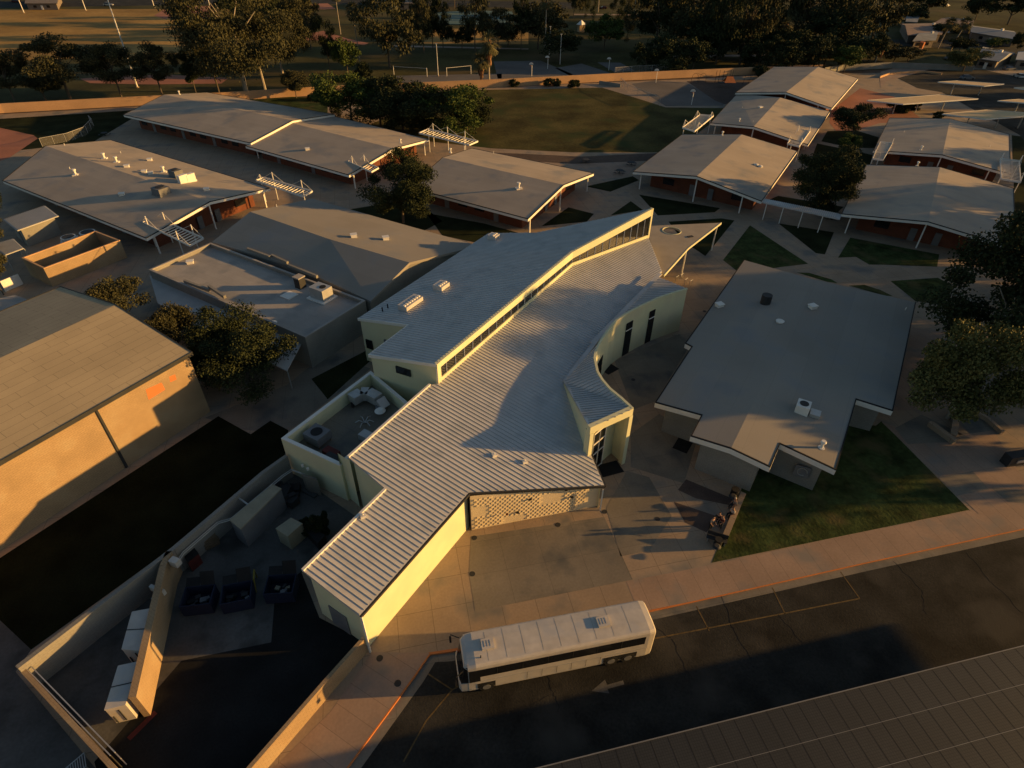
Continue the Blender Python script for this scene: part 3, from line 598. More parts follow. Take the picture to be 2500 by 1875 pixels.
wallseg('wall', [ins(wls[i]) for i in (10, 11, 12)])
wdl, wdr = at(1150.6, 1294, 0), at(1434.5, 1240, 0); wu_ = (wdr-wdl).normalized(); wdr = wdl+wu_*((ins(wls[12])-wdl).dot(wu_)); wdr.z = ins(wls[12]).z-.02; wdl.z = ins(wls[13]).z-.05
diam = [wdr, wdl]; wallseg('wall', diam, 'tanwall')
# raised block pattern on the angled south wall
a_, c_ = diam[1], diam[0]; u = (c_-a_); u.z = 0; Lw = u.length; u.normalize(); nn = Vector((u.y, -u.x, 0)); bm_ = MB()
nx, nz = int((Lw-1.2)/.42), 17
for i in range(nx):
    for j in range(nz):
        cx, cz = i/nx, j/nz
        plain = (abs(((i+j) % 16)-8)+abs(((i-j) % 16)-8) < 6) and (i*7+j*3) % 5 != 9
        if plain: continue
        x = .35+i*.42+(.2 if j % 2 else 0); zt = 4.25+(c_.z-a_.z)*x/Lw; zz = .15+j*.25
        if zz > zt-.35: continue
        p = drop(a_+u*x, zz); q_ = drop(a_+u*(x+.36), zz)
        A1, B1 = p+nn*.01, q_+nn*.01; A2 = p+nn*.055; top = Vector((0, 0, .2))
        bm_.poly([A2+top, A2, B1, B1+top]); bm_.poly([A2+top, B1+top, A1+top]); bm_.poly([A2, A1, B1]); bm_.poly([A1+top, A1, A2, A2+top])
bm_.build('block_relief', 'tanwall', mh)
for x, zz in ((5.2, 2.6), (4.1, 1.2), (8.4, 3.0), (9.0, 1.9), (10.0, 3.0)): MB().box(drop(a_+u*x+nn*.08, zz), (.22, .18, .16), math.degrees(math.atan2(u.y, u.x))).build('wall_light', 'black', mh)
for x, zz in ((1.6, 1.6), ):
    MB().cyl(drop(a_+u*3.1+nn*.3, 1.5), .1, .12, 10).build('wall_lamp', 'rust', mh)
p = drop(lowp[14]+sdir*.14, 0); MB().bar(drop(p, 0), drop(p, 4.5), .12, .12).build('downspout', 'white', mh)
p = drop(lowp[13]+sdir*.05+Vector((.02, -.12, 0)), 0); MB().bar(p, drop(p, 4.4), .1, .1).build('downspout', 'dark', mh)
p = drop(lowp[12]+Vector((-.1, -.12, 0)), 0); MB().bar(p, drop(p, 2.7), .1, .1).build('downspout', 'white', mh)
# service doors on the dark west side
e = (wls[0]-wls[14]).normalized(); c = drop(wls[14].lerp(wls[0], .55), 0); MB().box(c+Vector((e.y, -e.x, 0))*-.02, (1.8, .12, 2.3), math.degrees(math.atan2(e.y, e.x))).build('door', 'grey', mh)
e = (wls[1]-wls[2]).normalized(); c = drop(wls[1].lerp(wls[2], .25), 1.0); MB().box(c, (1.2, .12, 2.4), math.degrees(math.atan2(e.y, e.x))).build('window', 'glass', mh)
# clerestory band
ZT = [above(atp(1068, 936, lowpl), 889), above(atp(1395, 649, lowpl), 614), above(atp(1583, 579, lowpl), 508)]
ZB = [atp(1068, 936, lowpl), atp(1395, 649, lowpl), atp(1583, 579, lowpl)]
ct = MB(); cb = MB()
for i in (0, 1):
    d = (ZT[i+1]-ZT[i]); d.z = 0; d.normalize(); nn = Vector((d.y, -d.x, 0)); a, c = ZT[i], ZT[i+1]; b0, b1 = ZB[i], ZB[i+1]
    fh0, fh1 = [.62, .95][i], [.95, 1.0][i]
    ct.poly([a+nn*.12, a-zb*fh0+nn*.12, c-zb*fh1+nn*.12, c+nn*.12]); ct.poly([a+nn*.12, c+nn*.12, c-nn*.25, a-nn*.25]); ct.poly([a-zb*fh0+nn*.12, a-zb*fh0-nn*.15, c-zb*fh1-nn*.15, c-zb*fh1+nn*.12])
    cb.poly([b0+zb*.42+nn*.12, b0+nn*.12-zb*.1, b1+nn*.12-zb*.1, b1+zb*.42+nn*.12]); cb.poly([b0+zb*.42+nn*.12, b1+zb*.42+nn*.12, b1+zb*.42-nn*.1, b0+zb*.42-nn*.1])
    gl = MB(); gl.poly([a-zb*fh0-nn*.02, b0+zb*.4-nn*.02, b1+zb*.4-nn*.02, c-zb*fh1-nn*.02]); wn_ = gl.build('window', 'glass', mh)
    N = 19 if i == 0 else 11; ml = MB()
    for k in range(N+1): p, q_ = b0.lerp(b1, k/N)+zb*.4+nn*.04, a.lerp(c, k/N)-zb*.5+nn*.04; q_ = Vector((p.x, p.y, q_.z)); ml.bar(p, q_, .05, .1)
    ml.build('mullion', 'white', wn_)
ct.build('clerestory_fascia', 'stucco', mh); cb.build('clerestory_sill', 'stucco', mh)
e0 = (ZT[1]-ZT[0]); e0.z = 0; e0.normalize(); nn0 = Vector((e0.y, -e0.x, 0))
MB().prism([ZT[0]+nn0*.14, ZT[0]+e0*.55+nn0*.14, ZT[0]+e0*.55-nn0*.2, ZT[0]-nn0*.2], ZT[0].z-ZB[0].z+.1).build('clerestory_end', 'stucco', mh)
e1 = (ZT[2]-ZT[1]); e1.z = 0; e1.normalize(); nn1 = Vector((e1.y, -e1.x, 0))
MB().prism([ZT[2]+nn1*.14-e1*.3, ZT[2]+nn1*.14, ZT[2]-nn1*.25, ZT[2]-e1*.3-nn1*.25], ZT[2].z-ZB[2].z+.1).build('clerestory_end', 'stucco', mh)
# upper roof
NW = at(874, 777, 5.9); plA = plane3(ZT[0], ZT[1], NW)
UPA = [atp(x, y, plA) for x, y in ((1310, 568), (1193, 569), (874, 777), (997, 793), (900, 866))]
upa = [ZT[0], ZT[1]]+UPA; r = MB(59); r.prism(upa, .25); o = r.build('roof', 'metal', mh)
sA = (UPA[0]-ZT[1]); seams(upa, plA, nn0, .43, .055, .035).build('seams', 'seam', o)
plB = plane3(ZT[1], ZT[2], UPA[0]); upb = [ZT[1], ZT[2], atp(1450, 538, plB), UPA[0]]; r = MB(59); r.prism(upb, .25); o = r.build('roof', 'metal', mh); seams(upb, plB, nn0, .43, .055, .035).build('seams', 'seam', o)
wu = shrink(upa, .15); wallseg('wall', [wu[i]-Vector((0, 0, .26)) for i in (0, 6, 5, 4, 3, 2)])
wallseg('wall', [p-Vector((0, 0, .26)) for p in (upb[3], upb[2], upb[1])])
edgeband(mh, 'eave_trim', [upa[0], upa[6], upa[5], upa[4]], .35, .06, 'white', .03)
e = (wu[0]-wu[6]).normalized(); c = wu[6].lerp(wu[0], .5); MB().box(drop(c, c.z-1.9)-Vector((0, 0, 0)), (1.7, .3, .8), math.degrees(math.atan2(e.y, e.x))).build('window', 'glass', mh)
e = (wu[5]-wu[4]).normalized(); c = wu[4].lerp(wu[5], .55); MB().box(drop(c, 2.6), (1.5, .3, 1.4), math.degrees(math.atan2(e.y, e.x))).build('window', 'grey', mh)
c = wu[4].lerp(wu[5], .12); MB().box(drop(c, 2.0), (.9, .3, 1.2), math.degrees(math.atan2(e.y, e.x))).build('window', 'glass', mh)
for (x, y), L_, k in (((1205, 583), 1.2, 3), ((1078, 704), 1.6, 4), ((1003, 746), 3.0, 7)):    # ridge of low roof ventilators
    c = atp(x, y, plA); ang = math.degrees(math.atan2(e0.y, e0.x)); v = MB(59).box(c-Vector((0, 0, .3)), (L_, 1.3, .95), ang).build('roof_ventilator', 'metal', mh)
    sl_ = MB()
    for i in range(k): sl_.bar(c+e0*(L_*(i+.5)/k-L_/2-L_/k*.3)+nn0*.2+zb*.7, c+e0*(L_*(i+.5)/k-L_/2+L_/k*.3)+nn0*.2+zb*.7, .28, .1)
    sl_.build('louvre', 'white', v)
for x, y in ((934, 760), (947, 752)): c = atp(x, y, plA); MB().cyl(c-Vector((0, 0, .1)), .08, .6, 8).build('roof_pipe', 'dark', mh)
for x, y in ((1207, 1113), (1281, 1129), (887, 1262)): c = atp(x, y, lowpl); v = MB(); vent(v, c, 3); v.box(c, (.4, .4, .25), 20); v.build('roof_pipe', 'white', mh)
# curved wing, portal and second wing
PZ = 6.9
CUR = [(1545, 997), (1518, 972), (1490, 949), (1472, 928), (1460, 908), (1453, 876), (1455, 860), (1461, 845), (1470, 828), (1479, 815), (1492, 797), (1506, 782), (1528, 767), (1550, 755), (1578, 741), (1606, 728), (1642, 716), (1678, 705)]
cz = [PZ-(PZ-6.1)*min(1, i/8) for i in range(len(CUR))]; CP = [at(x, y, z) for (x, y), z in zip(CUR, cz)]
PF, TIP = at(1440, 1044, PZ), atp(1376, 938, lowpl)+zb*.3
w1 = [TIP, PF, CP[0]]+CP[1:9]+[atp(1458, 836, (CP[7]+zb*.02, Vector((0, 0, 1)))), ]
def fan(pts, c, t=.2):                                          # a gently warped roof: triangles from one corner
    r = MB(0)
    for p, q_ in zip(pts, pts[1:]): r.prism([c, p, q_], t, True)
    return r
fr = MB(0); inner = [TIP.lerp(w1[-1], k/8) for k in range(9)]; outer = CP[0:9]; front = PF
tri = [TIP, PF]+CP[0:9]
for p, q_ in zip(tri[1:], tri[2:]): fr.prism([TIP, p, q_], .18)
o = fr.build('wing_roof', 'metal', mh)
sb = MB(); wp = plane3(TIP, PF, CP[0]); dd = (at(1500, 1022, PZ)-at(1395, 1000, PZ)).normalized()
rib_d = (CP[0]-PF); rib_d.z = 0; rib_d.normalize()
def tri_z(x, y):
    for p, q_ in zip(tri[1:], tri[2:]):
        d1, d2 = p-TIP, q_-TIP; det = d1.x*d2.y-d2.x*d1.y
        if abs(det) < 1e-6: continue
        rx, ry = x-TIP.x, y-TIP.y; s_, t_ = (rx*d2.y-d2.x*ry)/det, (d1.x*ry-rx*d1.y)/det
        if s_ >= -.01 and t_ >= -.01 and s_+t_ <= 1.02: return TIP.z+d1.z*s_+d2.z*t_
    return None
ed = Vector((-rib_d.y, rib_d.x, 0)); k = -14.0
rd_ = Vector((1, .05, 0)).normalized(); ed = Vector((-rd_.y, rd_.x, 0))
for i in range(60):
    prev = None; y0 = i*.42
    for j in range(60):
        p = PF+ed*y0+rd_*(j*.35-8); z = tri_z(p.x, p.y)
        if z is None: prev = None; continue
        p = Vector((p.x, p.y, z+.04))
        if prev: sb.bar(prev, p, .05, .08)
        prev = p
sb.build('seams', 'seam', o)
# curved wall with glazing, parapet rim
cw = MB(); rim = MB()
for i in range(len(CP)-1):
    p, q_ = CP[i], CP[i+1]; g_ = i in (4, 5, 6, 7, 8); zt0, zt1 = p.z-.05, q_.z-.05
    if g_: cw.poly([drop(p, zt0), drop(p, 3.4), drop(q_, 3.4), drop(q_, zt1)])
    else: cw.poly([drop(p, zt0), drop(p), drop(q_), drop(q_, zt1)])
    d = (q_-p).normalized(); nn = Vector((d.y, -d.x, 0)); rim.prism([p+nn*.08+zb*.08, q_+nn*.08+zb*.08, q_-nn*.16+zb*.08, p-nn*.16+zb*.08], .22)
cw.build('curved_wall', 'stucco', mh); rim.build('parapet_rim', 'stucco', mh)
gl = MB(); ml = MB()
for i in (4, 5, 6, 7, 8):
    p, q_ = CP[i], CP[i+1]; d = (q_-p).normalized(); nn = Vector((d.y, -d.x, 0))*-.12; gl.poly([drop(p+nn, 3.4), drop(p+nn, 0), drop(q_+nn, 0), drop(q_+nn, 3.4)])
    ml.bar(drop(p, 0), drop(p, 3.4), .08, .08); ml.bar(drop(p, 2.2), drop(q_, 2.2), .06, .08)
gw = gl.build('curved_window', 'glass', mh); ml.build('mullion', 'dark', gw)
for i, f, wdt in ((12, .6, 1.2), (14, .7, 1.0)):
    p, q_ = CP[i], CP[i+1]; d = (q_-p).normalized(); nn = Vector((d.y, -d.x, 0)); c = p.lerp(q_, f)
    for s_ in (-1, 1):
        pass
    o_ = MB().box(drop(c+nn*.0, 0.05), (wdt, .16, 4.6), math.degrees(math.atan2(d.y, d.x))).build('window', 'glass', mh)
    MB().box(drop(c+nn*.03, 3.6), (wdt+.02, .2, .1), math.degrees(math.atan2(d.y, d.x))).build('transom', 'white', o_)
# portal
pd = (CP[0]-PF); pd.z = 0; PW = pd.length; pd.normalize(); pn = Vector((pd.y, -pd.x, 0)); pang = math.degrees(math.atan2(pd.y, pd.x))
MB().prism([PF+pn*.1+zb*.06, CP[0]+pn*.1+zb*.06, CP[0]-pn*.35+zb*.06, PF-pn*.35+zb*.06], .8).build('lintel', 'stucco', mh)
for c in (PF+pd*.22, CP[0]-pd*.18): MB().box(drop(c-pn*.1, -.05), (.42, .5, PZ-.68), pang).build('column', 'stucco', mh)
pL, pR = PF-pn*.35, CP[0]-pn*1.7; pe = (pR-pL); pe.z = 0; pe.normalize(); pn2 = Vector((pe.y, -pe.x, 0))
MB().prism([pL-zb*.5, pR-zb*.5, pR-pn2*.15-zb*.5, pL-pn2*.15-zb*.5], PZ-.5).build('portal_wall', 'stucco', mh)
MB().prism([CP[0]-zb*.4, CP[0]-pd*.2-zb*.4, CP[0]-pd*.2-pn*1.75-zb*.4, CP[0]-pn*1.75-zb*.4], PZ-.4).build('portal_wall', 'stucco', mh)
c = pL+pe*((pR-pL).length*.42)+pn2*.06; gd = MB().box(drop(c, .02), (2.0, .08, 5.0), math.degrees(math.atan2(pe.y, pe.x))).build('entrance_door', 'glass', mh); pd_, pn_ = pd, pn; pd, pn = pe, pn2
fm = MB()
for x in (-.95, 0, .95): fm.bar(drop(c+pd*x+pn*.06, 0), drop(c+pd*x+pn*.06, 5.05), .1, .08)
for z in (.06, 2.35, 3.7, 5.05): fm.bar(drop(c-pd*.95+pn*.06, z), drop(c+pd*.95+pn*.06, z), .08, .1)
fm.build('frame', 'white', gd); pd, pn = pd_, pn_
sw = MB(); sw.poly([TIP, drop(TIP, 3.5), drop(PF, 3.5), PF-zb*.1]); sw.build('wing_wall', 'stucco', mh)
# second wing
W2 = [at(1609, 677, 5.95), at(1678, 705, 6.0)]+[at(x, y, 6.0) for x, y in CUR[16:9:-1]]+[at(1490, 800, 5.95)]
r = MB(0); r.prism(W2, .18); o = r.build('wing_roof', 'metal', mh); seams(W2, (Vector((0, 0, 6.0)), Vector((0, 0, 1))), Vector((1, .07, 0)), .42, .08, .05).build('seams', 'seam', o)
wallseg('wing_wall', [W2[0], W2[1]]); wallseg('wing_wall', [W2[-1], W2[0]], z0=3.5)
MB().bar(at(1446, 838, 5.35), at(1612, 668, 5.35), .55, .12).build('gutter', 'metal', mh)
MB().bar(atp(1380, 935, lowpl)+zb*.12, at(1470, 815, 5.5), .5, .35).build('gutter', 'metal', mh)
wallseg('wall', [ins(wls[7]), ins(wls[8])]); wallseg('wall', [ins(wls[6]), ins(wls[7])])
# pointed canopy with a round opening
cz_ = 3.95; TC = [at(x, y, cz_) for x, y in ((1583, 556), (1760, 548), (1680, 610), (1621, 676), (1606, 660), (1585, 585))]
cc = at(1639, 568, cz_); rad = (at(1661, 568, cz_)-cc).length; hole = [cc+Vector((math.cos(t)*rad, math.sin(t)*rad, 0)) for t in [2*math.pi*k/32 for k in range(32)]]
bm = bmesh.new(); ov = [bm.verts.new(p) for p in sorted_ccw(TC)]; hv = [bm.verts.new(p) for p in hole]
ee = [bm.edges.new((ov[i], ov[(i+1) % len(ov)])) for i in range(len(ov))]+[bm.edges.new((hv[i], hv[(i+1) % 32])) for i in range(32)]
bmesh.ops.triangle_fill(bm, use_beauty=True, use_dissolve=False, edges=ee)
for f in bm.faces:
    if f.normal.z < 0: f.normal_flip()
ex = bmesh.ops.extrude_face_region(bm, geom=list(bm.faces)); bmesh.ops.translate(bm, verts=[v for v in ex['geom'] if isinstance(v, bmesh.types.BMVert)], vec=(0, 0, .3))
bmesh.ops.recalc_face_normals(bm, faces=list(bm.faces)); me = bpy.data.meshes.new('canopy'); bm.to_mesh(me)
pc = thing('entrance_canopy', 'pointed pale canopy with a round opening at the far tip of the metal roofed hall', 'canopy', (cc.x, cc.y, 0))
b = MB(); b.v = [v.co.copy() for v in me.vertices]; b.f = [list(p.vertices) for p in me.polygons]; b.build('canopy_slab', 'stucco2', pc)
ringb = MB(); ringb.tube(hole+[hole[0]], .07, 6, False); ringb.v = [v+Vector((0, 0, .3)) for v in ringb.v]; ringb.build('opening_rim', 'stucco', pc)
MB().box(at(1685, 578, cz_+.3), (.9, .5, .08), 20).build('hatch', 'dark', pc)
for x, y in ((1737, 611), (1663, 674)): p = at(x, y, 0); MB().cyl((p.x, p.y, 0), .11, cz_, 12).build('column', 'white', pc)
edgeband(pc, 'rim', [p+zb*.33 for p in TC[1:4]], .3, .06, 'stucco')
# walled equipment court
eq, eqp, eqi = parapet_building('walled equipment court of the cream hall, open to the sky with machines inside', 'equipment_court', [(686, 1070), (905, 905), (1000, 985), (830, 1137)], 4.5, 0, 'stucco', 'slab', pw=.35, cap='white', floor=3.0)
wallseg('wall', [at(830, 1137, 4.5), at(824, 1106, 5.6), at(842, 1118, 5.6), lowp[2]-zb*.25], z0=0)
for x, y in ((739, 1139), (752, 1147)):
    p = at(x, y, 2.2); MB().box(p, (.22, .22, .22), 30).build('wall_lamp', 'white', eq)
cu = thing('condenser_unit', 'square grey condenser with a round fan inside the walled equipment court', 'condenser', at(779, 1078, 3.05)); c = at(779, 1078, 3.05)
MB().box(c+zb*.35, (1.9, 1.7, .9), -31).build('casing', 'grey', cu); MB().cyl(c+zb*1.25, .55, .06, 20).build('fan', 'black', cu); fr_ = MB()
for x, y in ((-.8, -.7), (.8, -.7), (.8, .7), (-.8, .7)): fr_.box(c+Vector((x*.86+y*.5, -x*.5+y*.86, 0)), (.1, .1, .35), -31)
fr_.build('frame', 'wood', cu)
du = thing('air_duct', 'bent pale sheet metal duct beside the parapet of the equipment court', 'duct', at(890, 970, 3.05)); b = MB()
pp = [at(x, y, 4.0) for x, y in ((858, 976), (882, 962), (900, 962), (925, 975))]
for p, q_ in zip(pp, pp[1:]): b.bar(p, q_, 1.1, .9)
b.bar(pp[-1], pp[-1]+Vector((.6, -.5, -.7)), 1.0, .8); b.build('duct_run', 'steel', du); MB().box(drop(pp[0], 3.05), (.2, .2, .6), 0).build('support', 'dark', du)
ex_ = thing('roof_fan', 'small round exhaust fan beside the bent duct in the equipment court', 'fan', at(928, 1003, 3.05)); MB().cyl(at(928, 1003, 3.05), .4, .6, 14).build('curb', 'grey', ex_); MB().cyl(at(928, 1003, 3.65), .55, .22, 16, .3).build('cap', 'white', ex_)
sb_ = thing('equipment_box', 'small pale steel box on legs against the metal roof edge in the court', 'box', at(895, 1072, 3.05)); MB().box(at(895, 1072, 3.3), (1.1, .9, .7), -31).build('casing', 'steel', sb_); MB().box(at(895, 1072, 3.05), (.9, .7, .24), -31).build('legs', 'dark', sb_)
rb_ = thing('equipment_box', 'dull red machine box in the near corner of the equipment court', 'box', at(812, 1118, 3.05)); MB().box(at(812, 1118, 3.05), (1.5, .8, .9), -31).build('casing', 'rust', rb_); MB().box(at(812, 1118, 3.95), (1.6, .9, .08), -31).build('lid', 'dark', rb_)
pv = thing('pipe_vent', 'small tangle of dark vent pipes on the floor of the equipment court', 'pipes', at(891, 1032, 3.05)); b = MB(); c = at(891, 1032, 3.05)
for k in range(6): b.tube([c, c+Vector((math.cos(k*1.1)*.5, math.sin(k*1.1)*.5, .35)), c+Vector((math.cos(k*1.1)*.9, math.sin(k*1.1)*.9, .15))], .05, 6)
b.build('pipes', 'steel', pv)
# ------------------------------------------------------------ walls and fences
def wallrun(label, name, px, z, h, th, m, cap=None, side=1, zb_=-.05, cat='wall', group=None):
    pts = [at(x, y, z) for x, y in px]; root = thing(name, label, cat, (pts[0].x, pts[0].y, 0), 0, group); b = MB(); cb_ = MB()
    for p, q_ in zip(pts, pts[1:]):
        d = (q_-p).normalized(); nn = Vector((-d.y, d.x, 0))*side*th; b.prism([p-zb*.08, q_-zb*.08, q_+nn-zb*.08, p+nn-zb*.08], (zb_,)); cb_.prism([p-nn*.1, q_-nn*.1, q_+nn*1.1, p+nn*1.1], .08)
    b.build('wall_body', m, root); cb_.build('coping', cap or m, root); return root, pts
PW_ = [(-500, 290), (0, 253), (385, 233), (540, 226), (800, 210), (1227, 193), (1500, 179), (1862, 163), (2010, 158)]
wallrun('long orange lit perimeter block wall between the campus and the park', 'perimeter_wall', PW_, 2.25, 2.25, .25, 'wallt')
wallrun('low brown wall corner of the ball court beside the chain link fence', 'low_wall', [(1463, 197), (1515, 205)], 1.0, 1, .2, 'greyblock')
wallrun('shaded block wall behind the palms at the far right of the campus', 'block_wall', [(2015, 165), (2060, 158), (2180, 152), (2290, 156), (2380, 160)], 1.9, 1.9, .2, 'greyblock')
wallrun('low sunlit wall along the sidewalk below the bus, yellow tan', 'low_wall', [(884, 1556), (800, 1649), (602, 1875), (480, 2030)], 1.75, 1.75, .22, 'block', side=1)
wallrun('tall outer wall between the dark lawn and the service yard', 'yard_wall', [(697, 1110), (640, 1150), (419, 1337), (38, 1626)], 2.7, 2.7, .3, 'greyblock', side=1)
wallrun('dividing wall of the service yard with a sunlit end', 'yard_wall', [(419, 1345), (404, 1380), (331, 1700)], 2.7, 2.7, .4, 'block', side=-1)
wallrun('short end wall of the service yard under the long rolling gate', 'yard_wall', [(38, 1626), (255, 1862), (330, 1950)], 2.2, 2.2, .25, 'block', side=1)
wallrun('pale fence panel in the shade left of the mechanical enclosure', 'fence', [(0, 687), (44, 669)], 1.6, 1.6, .12, 'white', cat='fence')
gt_ = thing('rolling_gate', 'long steel rolling gate with twin rails at the bottom left yard', 'gate', at(180, 1760, 0)); b = MB()
for off in (0, .18):
    for z in (.3, 1.2, 2.1): b.bar(at(66, 1634, 2.1)+Vector((off, off, z-2.1)), at(270, 1845, 2.1)+Vector((off, off, z-2.1)), .06, .08)
b.build('rails', 'steel', gt_); b = MB(); p, q_ = at(66, 1634, 2.1), at(270, 1845, 2.1)
for k in range(13): c = p.lerp(q_, k/12); b.bar(c, drop(c, .1), .05, .05)
b.build('bars', 'dark', gt_)
wheel_stop = MB()
br_ = thing('bike_rack', 'white ladder shaped rack on the drive at the bottom left edge', 'rack', at(190, 1860, 0)); b = MB(); p, q_ = at(160, 1876, .4), at(205, 1838, .4); o_ = Vector((.55, -.75, 0))
b.bar(p, q_, .05); b.bar(p+o_, q_+o_, .05)
for k in range(9): c = p.lerp(q_, k/8); b.bar(c, c+o_, .04)
b.build('rack_bars', 'steel', br_); MB().bar(drop(p, 0), p, .05).bar(drop(q_, 0), q_, .05).bar(drop(p+o_, 0), p+o_, .05).bar(drop(q_+o_, 0), q_+o_, .05).build('legs', 'steel', br_)
st_ = MB(60); st_.poly(sorted_ccw(S([(376, 1735), (384, 1742), (318, 1808), (310, 1800)], .018))); tag(st_.build('road_marking', 'rust'), kind='structure')
# seat wall by the plaza, planters at the right
wallrun('narrow sloping seat wall between the plaza and the triangular lawn', 'seat_wall', [(1810, 1200), (1798, 1228), (1763, 1312)], .5, .5, .4, 'concrete', side=1)
wallrun('pale planter wall slanting down at the far right of the office', 'planter_wall', [(2268, 1030), (2330, 1075)], .6, .6, .45, 'concrete')
wallrun('short upright planter wall beside the lit tree trunk', 'planter_wall', [(2332, 1003), (2322, 1058)], .6, .6, .5, 'concrete')
wallrun('curved edge wall of the paved bay right of the lit tree', 'planter_wall', [(2372, 998), (2410, 1020), (2447, 1052)], .5, .5, .3, 'concrete')
# chain link fences: posts, rails and thin diamond wires
link = bpy.data.materials.new('chain link'); link.use_nodes = True; n_ = link.node_tree.nodes; l_ = link.node_tree.links
tc_ = n_.new('ShaderNodeTexCoord'); n_['Principled BSDF'].inputs['Base Color'].default_value = (.3, .29, .27, 1); n_['Principled BSDF'].inputs['Alpha'].default_value = .22
def linkfence(label, px, z, n=8):
    pts = [at(x, y, 0) for x, y in px]; root = thing('chain_link_fence', label, 'fence', pts[0]); mesh = MB(); rl_ = MB()
    for p, q_ in zip(pts, pts[1:]):
        mesh.poly([p, q_, q_+zb*z, p+zb*z]); rl_.bar(p+zb*z, q_+zb*z, .06)
    mesh.build('mesh', link, root); rl_.build('rail', 'steel', root)
    for k in range(n+1):
        f = k/n*(len(pts)-1); i = min(int(f), len(pts)-2); c = pts[i].lerp(pts[i+1], f-i); MB().bar(c, c+zb*z, .07).build('post', 'steel', root)
linkfence('chain link fence along the left lawn beside the long block', [(104, 358), (170, 345), (210, 330), (230, 308), (222, 300)], 1.8, 9)
linkfence('chain link fence between the play field and the ball court', [(1514, 208), (1530, 225), (1610, 258)], 2.2, 6)
linkfence('chain link fence on the park side behind the ball court', [(1500, 185), (1560, 180), (1650, 176)], 2.5, 6)
# mechanical enclosure at the left
en, enp, eni = parapet_building('open topped block enclosure with two round chillers, striped by sunlight', 'mechanical_enclosure', [(52, 629), (106, 655), (293, 586), (233, 563)], 2.9, 0, 'block', 'dark', pw=.25, cap='wallt', floor=.02)
for x, y, r_, lb in ((182, 612, 1.25, 'left round cooling machine inside the block enclosure'), (228, 600, 1.35, 'right round cooling machine with lit side inside the enclosure')):
    c = at(x, y, .05); t_ = thing('chiller', lb, 'chiller', c, 0, 'cooling machines in the enclosure'); MB().box(c, (2.3, 2.3, 1.9), 28).build('casing', 'steel', t_); MB().cyl(c+zb*1.9, r_*.75, .45, 20, r_*.85).build('fan_ring', 'white', t_); MB().cyl(c+zb*2.36, r_*.7, .03, 20).build('fan', 'dark', t_)
c = at(118, 640, .05); t_ = thing('equipment_box', 'small grey cabinet beside the chillers in the left enclosure', 'box', c); MB().box(c, (1.2, .8, 1.7), 28).build('casing', 'grey', t_); MB().box(c+zb*1.7, (1.3, .9, .08), 28).build('lid', 'steel', t_)
# shed and little corrugated roofs
sh_ = thing('shed', 'small shed with a corrugated roof above the mechanical enclosure', 'shed', at(60, 560, 0)); q = [at(x, y, 3.1) for x, y in ((8, 536), (42, 563), (143, 527), (110, 502))]
b = MB(); b.prism(q, .12); o_ = b.build('roof', 'corr', sh_); b = MB()
for k in range(1, 26): b.bar(q[0].lerp(q[3], k/26)+zb*.03, q[1].lerp(q[2], k/26)+zb*.03, .1, .07)
b.build('corrugation', 'corr', o_); w4 = shrink(q, .6); MB().prism([p-zb*.13 for p in w4], (-.05,)).build('wall', 'greyblock', sh_)
e_ = (w4[1]-w4[0]); MB().box(drop(w4[0].lerp(w4[1], .5), 0), (1.0, .15, 2.0), math.degrees(math.atan2(e_.y, e_.x))).build('door', 'grey', sh_)
s2 = thing('lean_to', 'small corrugated lean to roof partly under the trees at the left edge', 'shed', at(20, 610, 0)); q = [at(x, y, 2.6) for x, y in ((-20, 598), (33, 583), (58, 606), (12, 623))]
b = MB(); b.prism(q, .1); o_ = b.build('roof', 'corr', s2); b = MB()
for k in range(1, 16): b.bar(q[0].lerp(q[1], k/16)+zb*.03, q[3].lerp(q[2], k/16)+zb*.03, .1, .07)
b.build('corrugation', 'corr', o_)
for p in q: MB().bar(drop(p, 0), p-zb*.1, .1).build('post', 'steel', s2)
# ------------------------------------------------------------ pergolas with louvred trays
def pergola(label, px, z, posts, hp=1.5, n=16, group='steel pergolas between the blocks'):
    q = [at(x, y, z) for x, y in px]; root = thing('pergola', label, 'pergola', (cen(q).x, cen(q).y, 0), 0, group); b = MB()
    for i in range(4): b.bar(q[i], q[(i+1) % 4], .08, .32)
    b.build('frame', 'white', root); b = MB()
    for k in range(1, n): b.bar(q[0].lerp(q[3], k/n), q[1].lerp(q[2], k/n), .07, .12)
    b.build('louvres', 'white', root)
    e1_ = (q[3]-q[0]).normalized(); c0 = cen(q)
    for (e_, s_) in posts:                                   # e = along 0..1, s = 0 or 1 side
        p = (q[0] if s_ == 0 else q[1]).lerp(q[3] if s_ == 0 else q[2], e_); MB().cyl((p.x, p.y, 0), .08, z+hp, 8).build('post', 'white', root)
        st = MB()
        for t in (-.22, .22):
            ee_ = min(1, max(0, e_+t)); r_ = (q[0] if s_ == 0 else q[1]).lerp(q[3] if s_ == 0 else q[2], ee_); st.bar(drop(p, z+hp-.1), r_+zb*.1, .04)
        st.build('stay_rod', 'white', root)
pergola('louvred pergola at the near corner of the long left block', [(349, 544), (382, 531), (497, 582), (463, 600)], 3.6, [(.12, 0), (.78, 0), (.2, 1), (.8, 1)])
pergola('louvred pergola bridging from the far corner of the long left block', [(625, 441), (645, 434), (763, 467), (739, 480)], 3.6, [(.12, 0), (.2, 1), (.8, 1)])
pergola('louvred pergola half hidden by the round tree left of the middle block', [(850, 395), (868, 388), (925, 410), (907, 420)], 3.6, [(.2, 0), (.4, 1)], n=10)
pergola('louvred pergola by the dark grove between two back blocks', [(1023, 325), (1046, 315), (1167, 345), (1146, 354)], 3.6, [(.2, 0), (.9, 0), (.1, 1), (.4, 1), (.75, 1)])
